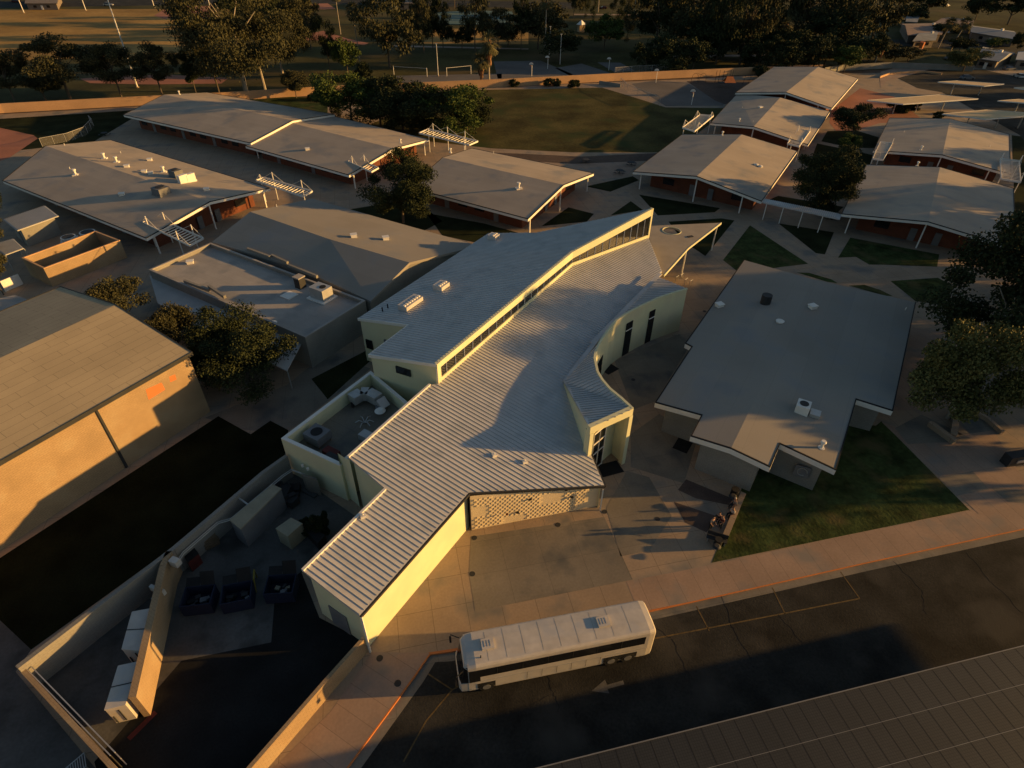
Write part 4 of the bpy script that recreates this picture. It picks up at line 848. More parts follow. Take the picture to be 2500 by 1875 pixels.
pergola('louvred pergola at the field side of the stepped right row', [(1666, 312), (1696, 321), (1742, 283), (1709, 280)], 3.6, [(.1, 0), (.8, 0), (.15, 1), (.85, 1)])
pergola('louvred pergola at the path side of the stepped right row', [(1922, 351), (1951, 358), (1978, 320), (1951, 317)], 3.6, [(.1, 0), (.85, 0), (.1, 1), (.85, 1)])
pergola('louvred pergola at the left gap of the two right edge blocks', [(2130, 388), (2156, 391), (2179, 350), (2149, 347)], 3.6, [(.1, 0), (.85, 1)])
pergola('louvred pergola at the extreme right edge beside the far block', [(2444, 437), (2492, 445), (2488, 393), (2442, 388)], 3.8, [(.1, 0), (.9, 0), (.1, 1), (.9, 1)])
cw_ = thing('covered_walkway', 'narrow covered walkway roof joining two right hand blocks', 'walkway', at(1950, 510, 0)); q = [at(x, y, 3.0) for x, y in ((1862, 484), (1858, 493), (2050, 535), (2056, 523))]
MB().prism(q, .18).build('roof', 'metal', cw_); b = MB()
for k in range(2, 40, 1): b.bar(q[0].lerp(q[3], k/42)+zb*.04, q[1].lerp(q[2], k/42)+zb*.04, .06, .06)
b.build('slats', 'white', cw_)
for f in (.08, .3, .55, .8): p = q[1].lerp(q[2], f); MB().cyl((p.x, p.y, 0), .08, 2.85, 8).build('post', 'white', cw_)
# ------------------------------------------------------------ carports top right, solar canopy bottom right
def carport(label, px, z, legs):
    q = [at(x, y, z) for x, y in px]; root = thing('carport', label, 'carport', (cen(q).x, cen(q).y, 0), 0, 'flat shade carports over the upper right parking')
    MB(13).prism(q, .1).build('deck', 'carport', root); fascia(root, 'edge_trim', [p+zb*.06 for p in q], .28, .08, 'white', .03)
    for x, y in legs:
        p = at(x, y, z-.1); c_ = cen(q); MB().cyl((p.x, p.y, -.05), .16, z-.05, 10).build('post', 'steel', root)
carport('flat carport nearest the right hand blocks, with a tan deck', [(2117, 245), (2295, 231), (2389, 241), (2205, 254)], 3.3, [(2190, 247), (2246, 243), (2310, 240)])
carport('farthest flat carport of the upper right parking', [(2290, 200), (2339, 197), (2452, 205), (2402, 210)], 3.3, [(2332, 203), (2400, 205)])
carport('flat carport running out of the frame above the right edge blocks', [(2301, 278), (2411, 268), (2560, 279), (2407, 291)], 3.3, [(2370, 280), (2444, 280), (2500, 281)])
carport('sliver of a carport at the right frame edge, upper one', [(2476, 214), (2530, 211), (2570, 216), (2510, 219)], 3.3, [(2515, 215)])
carport('sliver of a carport at the right frame edge, lower one', [(2436, 246), (2490, 242), (2600, 249), (2540, 254)], 3.3, [(2490, 247), (2560, 248)])
scn = thing('solar_canopy', 'huge solar panel canopy over the parking in the lower right corner', 'carport', at(2200, 1800, 0)); z = 5.0
ea, ebb = at(1324, 1872, z), at(2500, 1576, z); ue = (ebb-ea).normalized(); ne = Vector((ue.y, -ue.x, 0)); e0_ = ea-ue*1.0; Lc, Wc = 62, 19.0
q = [e0_, e0_+ue*Lc, e0_+ue*Lc+ne*Wc, e0_+ne*Wc]
MB(13).prism([p-zb*.02 for p in q], .1).build('deck', 'solar', scn)
b = MB(13); k = 0
while k*1.05 < Lc: b.bar(e0_+ue*k*1.05-zb*.022, e0_+ue*k*1.05+ne*Wc-zb*.022, .045, .012); k += 1
b.build('panel_gaps', 'black', scn); b = MB(13)
for k in range(1, 10): b.bar(e0_+ne*k*2.05-zb*.016, e0_+ue*Lc+ne*k*2.05-zb*.016, .03, .012)
b.bar(e0_-zb*.05, e0_+ue*Lc-zb*.05, .06, .12); b.build('rails', 'grey', scn)
for k in range(6):
    p = e0_+ue*(4+k*10)+ne*8; MB().cyl((p.x, p.y, -.15), .22, z, 10).build('post', 'steel', scn)
MB().bar(e0_+ne*8-zb*.35, e0_+ue*Lc+ne*8-zb*.35, .3, .45).build('girder', 'steel', scn)
# ------------------------------------------------------------ motor coach
BL = at(1112, 1546, 3.35); fn, rn_, ff = at(1127, 1633, 3.4), at(1600, 1539, 3.4), at(1113, 1548, 3.4)
bu = (fn-rn_); bu.z = 0; BLEN = bu.length+.35; bu.normalize(); bv = Vector((-bu.y, bu.x, 0)); BW = 2.6; bz = -.15
rear = rn_-bv*0.0; rear.z = bz; bc = rear+bu*(BLEN/2-.2)-bv*(BW/2)   # bv points away from the visible side or towards it
if bv.y > 0: bc = rear+bu*(BLEN/2-.2)+bv*(BW/2)
else: bc = rear+bu*(BLEN/2-.2)-bv*(BW/2)
bus = thing('motor_coach', 'white three axle motor coach parked at the orange kerb with a scuffed pale roof', 'bus', bc, math.atan2(bu.y, bu.x))
LM = WM(bus)                                                    # local frame: +x forward, +y left side (visible side)
SY = 1 if (LM.to_3x3() @ Vector((0, 1, 0))).y < 0 else -1      # which local side faces the camera
def W(x, y, z): return LM @ Vector((x, y, z))
def loft(secs, m, name, par, smooth=False):
    b = MB(); n = len(secs[0]); i0 = 0
    for s_ in secs: b.v += [W(*p) for p in s_]
    for k in range(len(secs)-1):
        for j in range(n): b.f.append([k*n+j, k*n+(j+1) % n, (k+1)*n+(j+1) % n, (k+1)*n+j])
    b.f.append(list(range(n))[::-1]); b.f.append([(len(secs)-1)*n+j for j in range(n)]); return b.build(name, m, par, smooth)
HL = BLEN/2
def sec(x, w, zb0, zt, rr=.28):                                 # rounded rectangle section
    h = w/2; pts = [(x, -h, zb0), (x, h, zb0), (x, h+.0, 1.2), (x, h, zt-rr*1.3)]
    for a in (20, 45, 70): pts.append((x, h-rr+rr*math.cos(R(a)), zt-rr+rr*math.sin(R(a))))
    pts += [(x, h*.4, zt+.05), (x, -h*.4, zt+.05)]
    for a in (110, 135, 160): pts.append((x, -h+rr+rr*math.cos(R(a)), zt-rr+rr*math.sin(R(a))))
    pts += [(x, -h, zt-rr*1.3), (x, -h, 1.2)]; return pts
body = loft([sec(-HL, 2.3, .55, 3.2), sec(-HL+.12, 2.5, .4, 3.36), sec(-HL+.5, 2.6, .35, 3.42), sec(HL-1.1, 2.6, .35, 3.42), sec(HL-.55, 2.55, .35, 3.34)], 'paint', 'body', bus)
nose = MB(); 
def ns(z, x, w): return [(x, -w/2, z), (x, w/2, z)]
loft([[(HL-.56, -1.27, .35), (HL-.56, 1.27, .35), (HL-.56, 1.27, 1.35), (HL-.56, -1.27, 1.35)], [(HL-.05, -1.22, .35), (HL-.05, 1.22, .35), (HL-.02, 1.22, 1.3), (HL-.02, -1.22, 1.3)], [(HL+.1, -.95, .38), (HL+.1, .95, .38), (HL+.08, .95, 1.2), (HL+.08, -.95, 1.2)]], 'paint', 'bumper', bus)
loft([[(HL-.56, -1.25, 1.35), (HL-.56, 1.25, 1.35), (HL-.56, 1.22, 3.18), (HL-.56, -1.22, 3.18)], [(HL-.05, -1.15, 1.3), (HL-.05, 1.15, 1.3), (HL-.42, 1.1, 3.1), (HL-.42, -1.1, 3.1)], [(HL+.04, -.8, 1.3), (HL+.04, .8, 1.3), (HL-.36, .8, 3.08), (HL-.36, -.8, 3.08)]], 'glass', 'windscreen', bus)
loft([[(HL-.58, -1.27, 3.05), (HL-.58, 1.27, 3.05), (HL-.58, 1.1, 3.36), (HL-.58, -1.1, 3.36)], [(HL-.3, -1.0, 3.06), (HL-.3, 1.0, 3.06), (HL-.38, .85, 3.3), (HL-.38, -.85, 3.3)]], 'paint', 'roof_cap', bus)
for sy in (1, -1):
    y = sy*1.3
    def pan(name, x0, x1, z0, z1, m, out=.012, par=bus, lean=0):
        b = MB(); y0_, y1_ = y+sy*out, y+sy*(out-lean); i = [W(x0, y0_, z0), W(x1, y0_, z0), W(x1, y1_, z1), W(x0, y1_, z1)]; b.poly(i); b.poly([W(x0, y-sy*.02, z0), W(x1, y-sy*.02, z0), i[1], i[0]]); b.poly([W(x0, y-sy*.02, z1), W(x1, y-sy*.02, z1), i[2], i[3]]); return b.build(name, m, par)
    wb = pan('window_band', -HL+.75, HL-.6, 2.0, 2.92, 'glass'); pan('driver_window', HL-1.35, HL-.6, 1.45, 2.0, 'glass')
    for k in range(1, 7): x = -HL+.75+k*(BLEN-1.5)/7; pan('window_divider', x-.025, x+.025, 2.0, 2.92, 'black', .02, wb)
    pan('trim_line', -HL+.5, HL-.6, 1.42, 1.46, 'steel', .02); pan('skirt_line', -HL+.5, HL-.7, .48, .52, 'steel', .02)
    for k in range(6): x = -HL+3.9+k*1.05; pan('luggage_door_gap', x, x+.03, .52, 1.42, 'dark', .015)
    for xw, nm in ((HL-1.75, 'f'), (-HL+3.05, 'd'), (-HL+1.8, 't')):
        pan('wheel_arch', xw-.62, xw+.62, .3, 1.12, 'black', .016)
        b = MB(); a, c = W(xw, y-sy*.30, .50), W(xw, y+sy*.03, .50); b.tube([a, c], .5, 20); wh = b.build('wheel', 'rubber', bus)
        b = MB(); b.tube([W(xw, y+sy*.0, .5), W(xw, y+sy*.045, .5)], .29, 16); b.build('rim', 'grey', wh)
    mr = MB(); mr.tube([W(HL-.3, sy*1.15, 3.0), W(HL+.25, sy*1.5, 3.0), W(HL+.3, sy*1.55, 2.5)], .035, 6); mr.box(W(HL+.3, sy*1.55, 2.1), (.14, .24, .45), math.degrees(math.atan2(bu.y, bu.x))); mr.build('mirror', 'black', bus)
    hl_ = MB(); hl_.poly([W(HL+.085, sy*.95, .75), W(HL+.1, sy*.7, .75), W(HL+.1, sy*.7, .95), W(HL+.085, sy*.95, .95)]); hl_.build('headlight', 'steel', bus)
    tb = MB(); tb.box(W(-HL-.01, sy*1.0, 1.0), (.06, .18, .5), math.degrees(math.atan2(bu.y, bu.x))); tb.build('tail_light', 'rust', bus)
b = MB()
for k in range(1, 10):
    x = -HL+.55+k*(BLEN-1.3)/10; pr = [(-1.28, 3.1), (-1.2, 3.3), (-1.02, 3.42), (-.52, 3.475), (.52, 3.475), (1.02, 3.42), (1.2, 3.3), (1.28, 3.1)]
    for (y1, z1), (y2, z2) in zip(pr, pr[1:]): b.bar(W(x, y1, z1), W(x, y2, z2), .014, .004)
b.build('roof_seams', 'beige', bus)
for x in (HL-2.1, -HL+3.5):
    c = W(x, -SY*.05, 3.44); h_ = MB().box(c, (.85, .75, .17), math.degrees(math.atan2(bu.y, bu.x))).build('roof_hatch', 'paint', bus)
    hb_ = MB()
    for k in range(3): c2 = W(x-.2+k*.2, -SY*.05, 3.62); hb_.box(c2, (.04, .45, .012), math.degrees(math.atan2(bu.y, bu.x)))
    hb_.build('hatch_rib', 'paint', h_)
MB().cyl(W(HL-1.5, SY*.75, 3.42), .04, .25, 8).build('antenna', 'dark', bus)
rear_e = MB(); rear_e.poly([W(-HL-.01, -.9, .9), W(-HL-.01, .9, .9), W(-HL-.01, .9, 1.9), W(-HL-.01, -.9, 1.9)]); rear_e.build('engine_grille', 'dark', bus)
# ------------------------------------------------------------ service yard contents
def boxthing(name, label, cat, topq, z, m, lid=None, z0=.01, extra=None, group=None):
    q = sorted_ccw([at(x, y, z) for x, y in topq]); c = cen(q); root = thing(name, label, cat, (c.x, c.y, 0), 0, group); MB().prism([p-zb*.1 for p in q], (z0,)).build('body', m, root)
    MB().prism([p+(p-c)*.02 for p in q], .12).build('lid', lid or m, root); return root, q
for lb, q in (('white storage container in the shade of the yard, farther one', [(322, 1494), (371, 1485), (348, 1588), (297, 1584)]), ('white storage container in the yard with a sunlit flank, nearer one', [(288, 1626), (338, 1615), (306, 1720), (255, 1732)])):
    rt, qq = boxthing('storage_container', lb, 'container', q, 2.3, 'paint', z0=.35, group='white containers in the yard'); c = cen(qq)
    a, b_, c_, d_ = qq; m1, m2 = None, None
    P1, P2, P3, P4 = [at(x, y, 2.31) for x, y in q]; MB().bar(P1.lerp(P4, .5), P2.lerp(P3, .5), .05, .05).build('roof_strap', 'dark', rt)
    e_ = (P3-P4); e_.z = 0; MB().bar(drop(P4.lerp(P3, .15), 1.3)+Vector((0, -.05, 0)), drop(P4.lerp(P3, .15), .5)+Vector((0, -.05, 0)), .06).bar(drop(P4.lerp(P3, .55), 1.9), drop(P4.lerp(P3, .55), .5), .07).build('door_bar', 'dark', rt)
    for f in (.15, .85): p = P4.lerp(P3, .5).lerp(P1.lerp(P2, .5), f); MB().box(drop(p, 0), (1.0, .25, .34), 0).build('skid', 'dark', rt)
rt, qq = boxthing('storage_box', 'long grey storage box with a dusty top against the yard wall', 'box', [(561, 1268), (664, 1183), (686, 1193), (588, 1290)], 2.5, 'grey', 'beige'); 
rt, qq = boxthing('storage_box', 'smaller beige cube box in the middle of the yard', 'box', [(673, 1290), (710, 1264), (738, 1278), (702, 1309)], 1.8, 'beige')
rt, qq = boxthing('storage_bin', 'low black bin beside the beige cube box', 'bin', [(745, 1292), (757, 1286), (794, 1306), (775, 1326)], 1.0, 'black')
rt, qq = boxthing('storage_bin', 'dull red bin against the yard wall under the pipes', 'bin', [(445, 1352), (470, 1332), (484, 1350), (458, 1372)], 1.3, 'rust', 'black')
for k in range(2): pass
pl_ = thing('pallet_stack', 'stack of weathered wooden pallets against the yard wall', 'pallets', at(515, 1325, 0)); b = MB()
for k in range(7): b.box(at(515, 1325, 0)+zb*(.02+k*.15)+Vector((random.uniform(-.05, .05), random.uniform(-.05, .05), 0)), (1.2, 1.3, .1), 40+random.uniform(-4, 4))
b.build('pallets', 'wood', pl_)
jk = thing('scrap_heap', 'dark heap of scrap boxes in the corner by the cream wall', 'scrap', at(710, 1230, 0)); b = MB()
for k in range(16): b.box(at(700+random.uniform(-22, 30), 1215+random.uniform(-22, 22), 0)+zb*random.uniform(0, .3), (random.uniform(.4, 1.2), random.uniform(.4, 1), random.uniform(.3, 1.1)), random.uniform(0, 90))
b.build('scrap', 'dark', jk)
cb3 = thing('electrical_cabinet', 'tall grey cabinet standing against the cream court wall', 'cabinet', at(765, 1212, 0)); MB().prism([at(x, y, 2.1) for x, y in ((735, 1155), (770, 1165), (775, 1172), (740, 1163))], (.01,)).build('casing', 'slab', cb3); MB().box(at(757, 1205, 0), (1.6, .5, .2), -31).build('plinth', 'yard', cb3)
def dumpster(label, p, ang):
    root = thing('dumpster', label, 'dumpster', p, R(ang), 'open dark blue dumpsters in the yard'); X = WM(root); L_, W_, H_ = 2.2, 1.7, 1.35
    def l(x, y, z): return X @ Vector((x, y, z))
    b = MB(); o = [(-L_/2, -W_/2), (L_/2, -W_/2), (L_/2, W_/2), (-L_/2, W_/2)]; ii = [(x*.93, y*.93) for x, y in o]
    for k in range(4):
        (x1, y1), (x2, y2) = o[k], o[(k+1) % 4]; (u1, v1), (u2, v2) = ii[k], ii[(k+1) % 4]
        b.poly([l(x1, y1, .1), l(x2, y2, .1), l(x2, y2, H_), l(x1, y1, H_)]); b.poly([l(x1, y1, H_), l(x2, y2, H_), l(u2, v2, H_), l(u1, v1, H_)]); b.poly([l(u1, v1, H_), l(u2, v2, H_), l(u2, v2, .3), l(u1, v1, .3)])
    b.poly([l(x, y, .3) for x, y in ii]); b.build('bin_body', 'blue', root)
    for s_ in (-1, 1): b = MB(); b.poly([l(s_*L_/4-L_/4.2, W_/2, H_), l(s_*L_/4+L_/4.2, W_/2, H_), l(s_*L_/4+L_/4.2, W_/2+.6, H_+(.9 if s_ > 0 else .3)), l(s_*L_/4-L_/4.2, W_/2+.6, H_+(.9 if s_ > 0 else .3))]); b.build('lid', 'black', root)
    for k in range(7): x, y = random.uniform(-.7, .7), random.uniform(-.5, .5); b = MB(); b.box(l(x, y, .5), (random.uniform(.2, .5), random.uniform(.2, .4), random.uniform(.15, .4)), random.uniform(0, 90)); b.build('rubbish', random.choice(['dark', 'grey', 'beige', 'black']), root)
dumpster('open blue dumpster half full of rubbish, leftmost of three', at(495, 1478, 0), 8); dumpster('open blue dumpster, middle of three, by a yellow bar', at(588, 1470, 0), 14); dumpster('open blue dumpster with a white sheet inside, nearest the metal roof', at(693, 1450, 0), 5)
yb = thing('safety_bar', 'bent yellow bollard bar behind the dumpsters', 'bollard', at(628, 1410, 0)); p = at(628, 1410, 0); MB().tube([p, p+zb*1.0, p+Vector((.3, -.9, 1.1)), p+Vector((.4, -1.4, .1))], .07, 8).build('bar', 'ybar', yb); MB().cyl(p, .15, .05).build('base', 'yard', yb)
cp_ = thing('conduit', 'pair of pale pipes running along the yard wall', 'pipes', at(520, 1290, 0)); b = MB()
for o_ in (0, .14): b.tube([at(x, y, 2.0)+Vector((o_, -o_, 0)) for x, y in ((437, 1362), (446, 1348), (530, 1275), (565, 1265), (690, 1160), (712, 1146), (745, 1158))], .045, 6)
b.build('pipes', 'steel', cp_); MB().tube([at(572, 1208, 2.3), at(610, 1235, 2.3)], .08, 6).build('cross_pipe', 'steel', cp_)
eb = thing('electric_box', 'white electric box on the dividing wall of the yard', 'box', at(428, 1372, 0)); MB().box(at(431, 1378, 2.2), (.5, .7, .6), 70).build('casing', 'paint', eb); MB().box(at(431, 1378, 2.1), (.3, .3, .1), 70).build('bracket', 'steel', eb)
eb = thing('electric_box', 'flat white panel hung on the shaded side of the dividing wall', 'box', at(385, 1450, 0)); MB().box(at(388, 1445, 1.8), (.25, 1.3, .5), 70).build('panel', 'paint', eb); MB().box(at(384, 1468, 1.6), (.25, .6, .4), 70).build('small_panel', 'paint', eb)
for (x, y), lb in (((790, 1298), 'small dark shrub by the cream wall of the yard'), ((800, 1265), 'taller dark shrub against the cream yard wall')): pass
# manhole covers and drains
for x, y in ((1158, 1313), (1153, 1401), (1362, 1281), (1476, 1249), (927, 1607), (1605, 1267), (971, 1668), (1546, 927), (1720, 760)):
    b = MB(); b.cyl(at(x, y, .012), .24, .012, 18); tag(b.build('drain_cover', 'dark'), None, None, None, 'structure')
# ------------------------------------------------------------ trees
def np_mesh(name, v, f, m):
    me = bpy.data.meshes.new(name); nv, nf = len(v), len(f); me.vertices.add(nv); me.vertices.foreach_set('co', v.astype(np.float32).ravel())
    me.loops.add(nf*4); me.polygons.add(nf); me.loops.foreach_set('vertex_index', f.astype(np.int32).ravel()); me.polygons.foreach_set('loop_start', np.arange(0, nf*4, 4, dtype=np.int32)); me.polygons.foreach_set('loop_total', np.full(nf, 4, dtype=np.int32))
    me.update(calc_edges=True); me.validate(); me.materials.append(m); return me
def leaves(cents, size, elong=1.6, droop=0.0):
    n = len(cents); nrm = rng.normal(size=(n, 3)); nrm /= np.linalg.norm(nrm, axis=1, keepdims=True)
    t = rng.normal(size=(n, 3)); t[:, 2] -= droop*2; a = np.cross(nrm, t); a /= np.linalg.norm(a, axis=1, keepdims=True)+1e-9; b = np.cross(a, nrm)
    if droop: b = t/np.linalg.norm(t, axis=1, keepdims=True); a = np.cross(b, nrm); a /= np.linalg.norm(a, axis=1, keepdims=True)+1e-9
    s = size*rng.uniform(.6, 1.4, (n, 1)); v = np.stack([cents-a*s*.5-b*s*elong*.5, cents+a*s*.5-b*s*elong*.3, cents+a*s*.35+b*s*elong*.5, cents-a*s*.4+b*s*elong*.45], 1).reshape(-1, 3)
    return v, np.arange(n*4).reshape(-1, 4)
def crown(kind, N, seed):
    global rng; rng = np.random.default_rng(seed); cs = []
    if kind == 'round':
        C_ = [(0, 0, .58, .36, .30)]+[(math.cos(a)*.2, math.sin(a)*.2, .6+rng.uniform(-.12, .14), rng.uniform(.2, .3), rng.uniform(.17, .28)) for a in rng.uniform(0, 6.28, 5)]; nc, cr_, sz = 46, .125, .036
    if kind == 'full': C_ = [(0, 0, .50, .40, .40)]+[(math.cos(a)*.22, math.sin(a)*.22, .5+rng.uniform(-.2, .2), rng.uniform(.2, .32), rng.uniform(.18, .3)) for a in rng.uniform(0, 6.28, 6)]; nc, cr_, sz = 60, .125, .034
    if kind == 'euc': C_ = [(0, 0, .66, .30, .32), (.12, 0, .42, .22, .18)]; nc, cr_, sz = 44, .085, .022
    if kind == 'pine': C_ = [(0, 0, .62, .36, .34)]; nc, cr_, sz = 22, .12, .024
    if kind == 'cyp': C_ = [(0, 0, .52, .14, .46)]; nc, cr_, sz = 26, .09, .022
    if kind == 'bush': C_ = [(0, 0, .45, .5, .42)]; nc, cr_, sz = 20, .2, .06
    sz *= .85 if N < 9000 else (.58 if N < 20000 else .40)
    for k in range(nc):
        c = C_[k % len(C_)]; d = rng.normal(size=3); d /= np.linalg.norm(d); r_ = rng.uniform(.45, 1.0)**.6
        ctr = np.array([c[0]+d[0]*c[3]*r_, c[1]+d[1]*c[3]*r_, c[2]+d[2]*c[4]*r_]); k_ = rng.uniform(.6, 1.25)*cr_; m = int(N/nc)
        dd = rng.normal(size=(m, 3)); dd /= np.linalg.norm(dd, axis=1, keepdims=True); rr_ = rng.uniform(.35, 1.08, (m, 1)); p = ctr+dd*rr_*k_*np.array([1, 1, .8])
        if kind == 'euc': p[:, 2] -= np.abs(rng.normal(size=m))*.03
        cs.append(p)
    p = np.concatenate(cs); p[:, 2] = np.maximum(p[:, 2], .02); lo_, hi_ = np.percentile(p[:, :2], 2), np.percentile(p[:, :2], 98); p[:, :2] /= (hi_-lo_); p[:, 2] *= .99/np.percentile(p[:, 2], 99.5); return leaves(p, sz, 1.9 if kind in ('euc', 'pine') else 1.3, .8 if kind == 'euc' else 0)
def trunkmesh(kind, seed):
    random.seed(seed); b = MB(); h = {'full': .4, 'round': .45, 'euc': .6, 'pine': .6, 'cyp': .5, 'bush': .2}[kind]; lean = (random.uniform(-.03, .03), random.uniform(-.03, .03))
    b.tube([(0, 0, 0), (lean[0]*.3, lean[1]*.3, h*.5), (lean[0], lean[1], h)], [.024, .018, .012], 7)
    for k in range(6):
        a = k*1.05+random.random(); z0 = h*random.uniform(.5, .95); r_ = random.uniform(.12, .3)*(.5 if kind == 'cyp' else 1); b.tube([(lean[0]*z0/h, lean[1]*z0/h, z0), (math.cos(a)*r_*.5, math.sin(a)*r_*.5, z0+.12), (math.cos(a)*r_, math.sin(a)*r_, z0+.24)], [.011, .007, .003], 5, False)
    me = bpy.data.meshes.new('trunk'); me.from_pydata(b.v, [], b.f); me.update(); return me
PROTO = {}
def proto(kind, leaf, big, var, bark):
    key = (kind, leaf, big, var, bark)
    if key not in PROTO:
        N = 44000 if big == 2 else (17000 if big == 1 else 6800); v, f = crown(kind, N, hash(kind) % 97 if 0 else sum(map(ord, kind))+var*13)
        if big == 2: v = v
        cm = np_mesh('crown', v, f, LEAF[leaf]); tm = trunkmesh(kind, var+5); tm.materials.append(M[bark]); PROTO[key] = (cm, tm)
    return PROTO[key]
def tree(kind, label, p, h, wdt, leaf='dark', big=0, var=0, bark='bark', rot=None, group=None, name=None):
    cm, tm = proto(kind, leaf, big, var, bark); nm = name or {'round': 'broadleaf_tree', 'euc': 'eucalyptus_tree', 'pine': 'pine_tree', 'full': 'broadleaf_tree', 'cyp': 'cypress_tree', 'bush': 'shrub'}[kind]
    s_ = wdt/1.0
    root = thing(nm, label, 'shrub' if kind == 'bush' else 'tree', p, rot if rot is not None else random.uniform(0, 6.28), group); root.scale = (s_, s_, h)
    for n_, me in (('trunk', tm), ('crown', cm)): o = bpy.data.objects.new(n_, me); COL.objects.link(o); o.parent = root
    return root
def palm_meshes(seed):
    random.seed(seed); fr_ = MB()
    for k in range(46):
        a = random.uniform(0, 6.28); el = random.uniform(-.9, 1.35); L_ = random.uniform(1.0, 1.5); d = Vector((math.cos(a)*math.cos(el), math.sin(a)*math.cos(el), math.sin(el))); s_ = Vector((-math.sin(a), math.cos(a), 0))
        p0 = Vector(); p1 = d*L_*.55; dr = Vector((0, 0, -.35*L_))
        for j in range(-3, 4):
            t = j/3; q_ = p1+(d*math.cos(t*1.15)+s_*math.sin(t*1.15))*L_*.75+dr*(.5+abs(t)*.5); w_ = (s_*math.cos(t*1.15)-d*math.sin(t*1.15))*.07; fr_.poly([p1-w_, p1+w_, q_+w_*.4, q_-w_*.4])
        fr_.poly([p0-s_*.03, p0+s_*.03, p1+s_*.03, p1-s_*.03])
    f = bpy.data.meshes.new('crown'); f.from_pydata(fr_.v, [], fr_.f); f.materials.append(LEAF['palm']); sk = MB()
    for k in range(70):
        a = random.uniform(0, 6.28); z0 = random.uniform(-1.9, -.1); r_ = .35+.25*(1+z0/2); sk.poly([(math.cos(a)*.15, math.sin(a)*.15, z0+.4), (math.cos(a+.3)*.2, math.sin(a+.3)*.2, z0+.4), (math.cos(a+.3)*r_, math.sin(a+.3)*r_, z0-.5), (math.cos(a)*r_, math.sin(a)*r_, z0-.7)])
    s_ = bpy.data.meshes.new('dead_fronds'); s_.from_pydata(sk.v, [], sk.f); s_.materials.append(M['skirt']); return f, s_
PM = [palm_meshes(3), palm_meshes(9)]
def palm(label, p, h, w_=3.0, skirt=1.0, lean=(0, 0), r=.22, group=None, bark='palebark'):
    root = thing('palm_tree', label, 'palm', p, 0, group); top = Vector((lean[0], lean[1], h)); P0 = Vector(p)
    b = MB(); b.tube([P0, P0+Vector((lean[0]*.3, lean[1]*.3, h*.5)), P0+top], [r*1.25, r, r*.75], 8); b.build('trunk', bark, root); f, s_ = PM[random.randint(0, 1)]
    o = bpy.data.objects.new('crown', f); COL.objects.link(o); o.parent = root; o.location = top; o.scale = (w_/2.4,)*3
    if skirt: o = bpy.data.objects.new('dead_fronds', s_); COL.objects.link(o); o.parent = root; o.location = top; o.scale = (w_/2.4, w_/2.4, w_/2.4*skirt)
def hgt(p, ty): return above(p, ty).z-p.z
def wid(p, h, px):                                              # px width at mid height -> metres
    v = p+Vector((0, 0, h*.6)); dep = v.y*math.cos(PITCH)-(v.z-CH)*math.sin(PITCH); return px*dep/F
def T(kind, base, ty, px, label, leaf='dark', big=0, var=0, **k):
    p = at(base[0], base[1], -.05); h = hgt(p, ty); return tree(kind, label, p, h, wid(p, h, px), leaf, big, var, **k)
# near and middle trees
T('full', (985, 545), 380, 150, 'round dense tree in front of the middle school block', 'dark', 2, 1)
T('full', (622, 938), 772, 215, 'large dark tree between the gymnasium and the flat annex', 'dark', 2, 2)
T('full', (535, 925), 818, 105, 'dark tree leaning over the gymnasium corner, left of the largest tree', 'dark', 1, 3)
T('round', (318, 800), 690, 125, 'loose olive tree in front of the corrugated canopy, left one', 'olive', 1, 3)
T('round', (440, 850), 758, 105, 'small olive tree between the gymnasium roof and the canopy', 'olive', 1, 1)
T('full', (1985, 520), 365, 140, 'dense dark tree beside the covered walkway', 'dark', 2, 4)
T('round', (2078, 335), 258, 92, 'dark round tree at the gap of the right hand rows', 'dark', 1, 2)
T('bush', (2066, 372), 330, 46, 'small green bush under the dark round tree', 'green', 1, 1)
T('full', (2415, 880), 572, 330, 'huge dark pine covering the right edge beyond the office roof', 'dark', 2, 1, bark='palebark', name='pine_tree')
T('full', (2540, 760), 560, 230, 'second dark pine at the right frame edge behind the huge one', 'dark', 2, 2, name='pine_tree')
T('round', (2312, 1022), 800, 240, 'yellow green tree glowing in sunlight on the paved corner', 'lime', 2, 5, bark='palebark')
for x, y, ty, w_, lb, lf in ((-10, 560, 430, 70, 'dark tree clipped by the left edge beside the long block', 'dark'), (0, 650, 510, 75, 'olive tree clipped by the left edge near the shed', 'olive'), (10, 720, 620, 60, 'olive tree clipped by the left edge below the lean to', 'olive')): T('round', (x, y), ty, w_, lb, lf, 1, 2)
T('bush', (790, 1305), 1255, 36, 'taller dark shrub against the cream yard wall', 'dark', 1, 2); T('bush', (762, 1300), 1268, 40, 'low dark shrub on the yard floor', 'dark', 0, 1)
# dark grove behind the back blocks
for i, (x, y, ty, w_) in enumerate(((860, 305, 188, 125), (930, 315, 200, 110), (985, 318, 232, 110), (1050, 322, 215, 120), (1110, 325, 212, 125), (1140, 322, 245, 90), (812, 290, 215, 60))):
    T('full', (x, y), ty-8, w_*1.15, 'dark leafy tree of the grove behind the back blocks, %s' % ('first from the left, tallest', 'second from the left', 'third, half hidden', 'fourth, in the middle right', 'fifth, bulging towards the field', 'rightmost and lowest', 'small one at the left end')[i], 'green' if i in (0, 4) else 'dark', 1, i % 5, group='dark grove behind the back blocks')
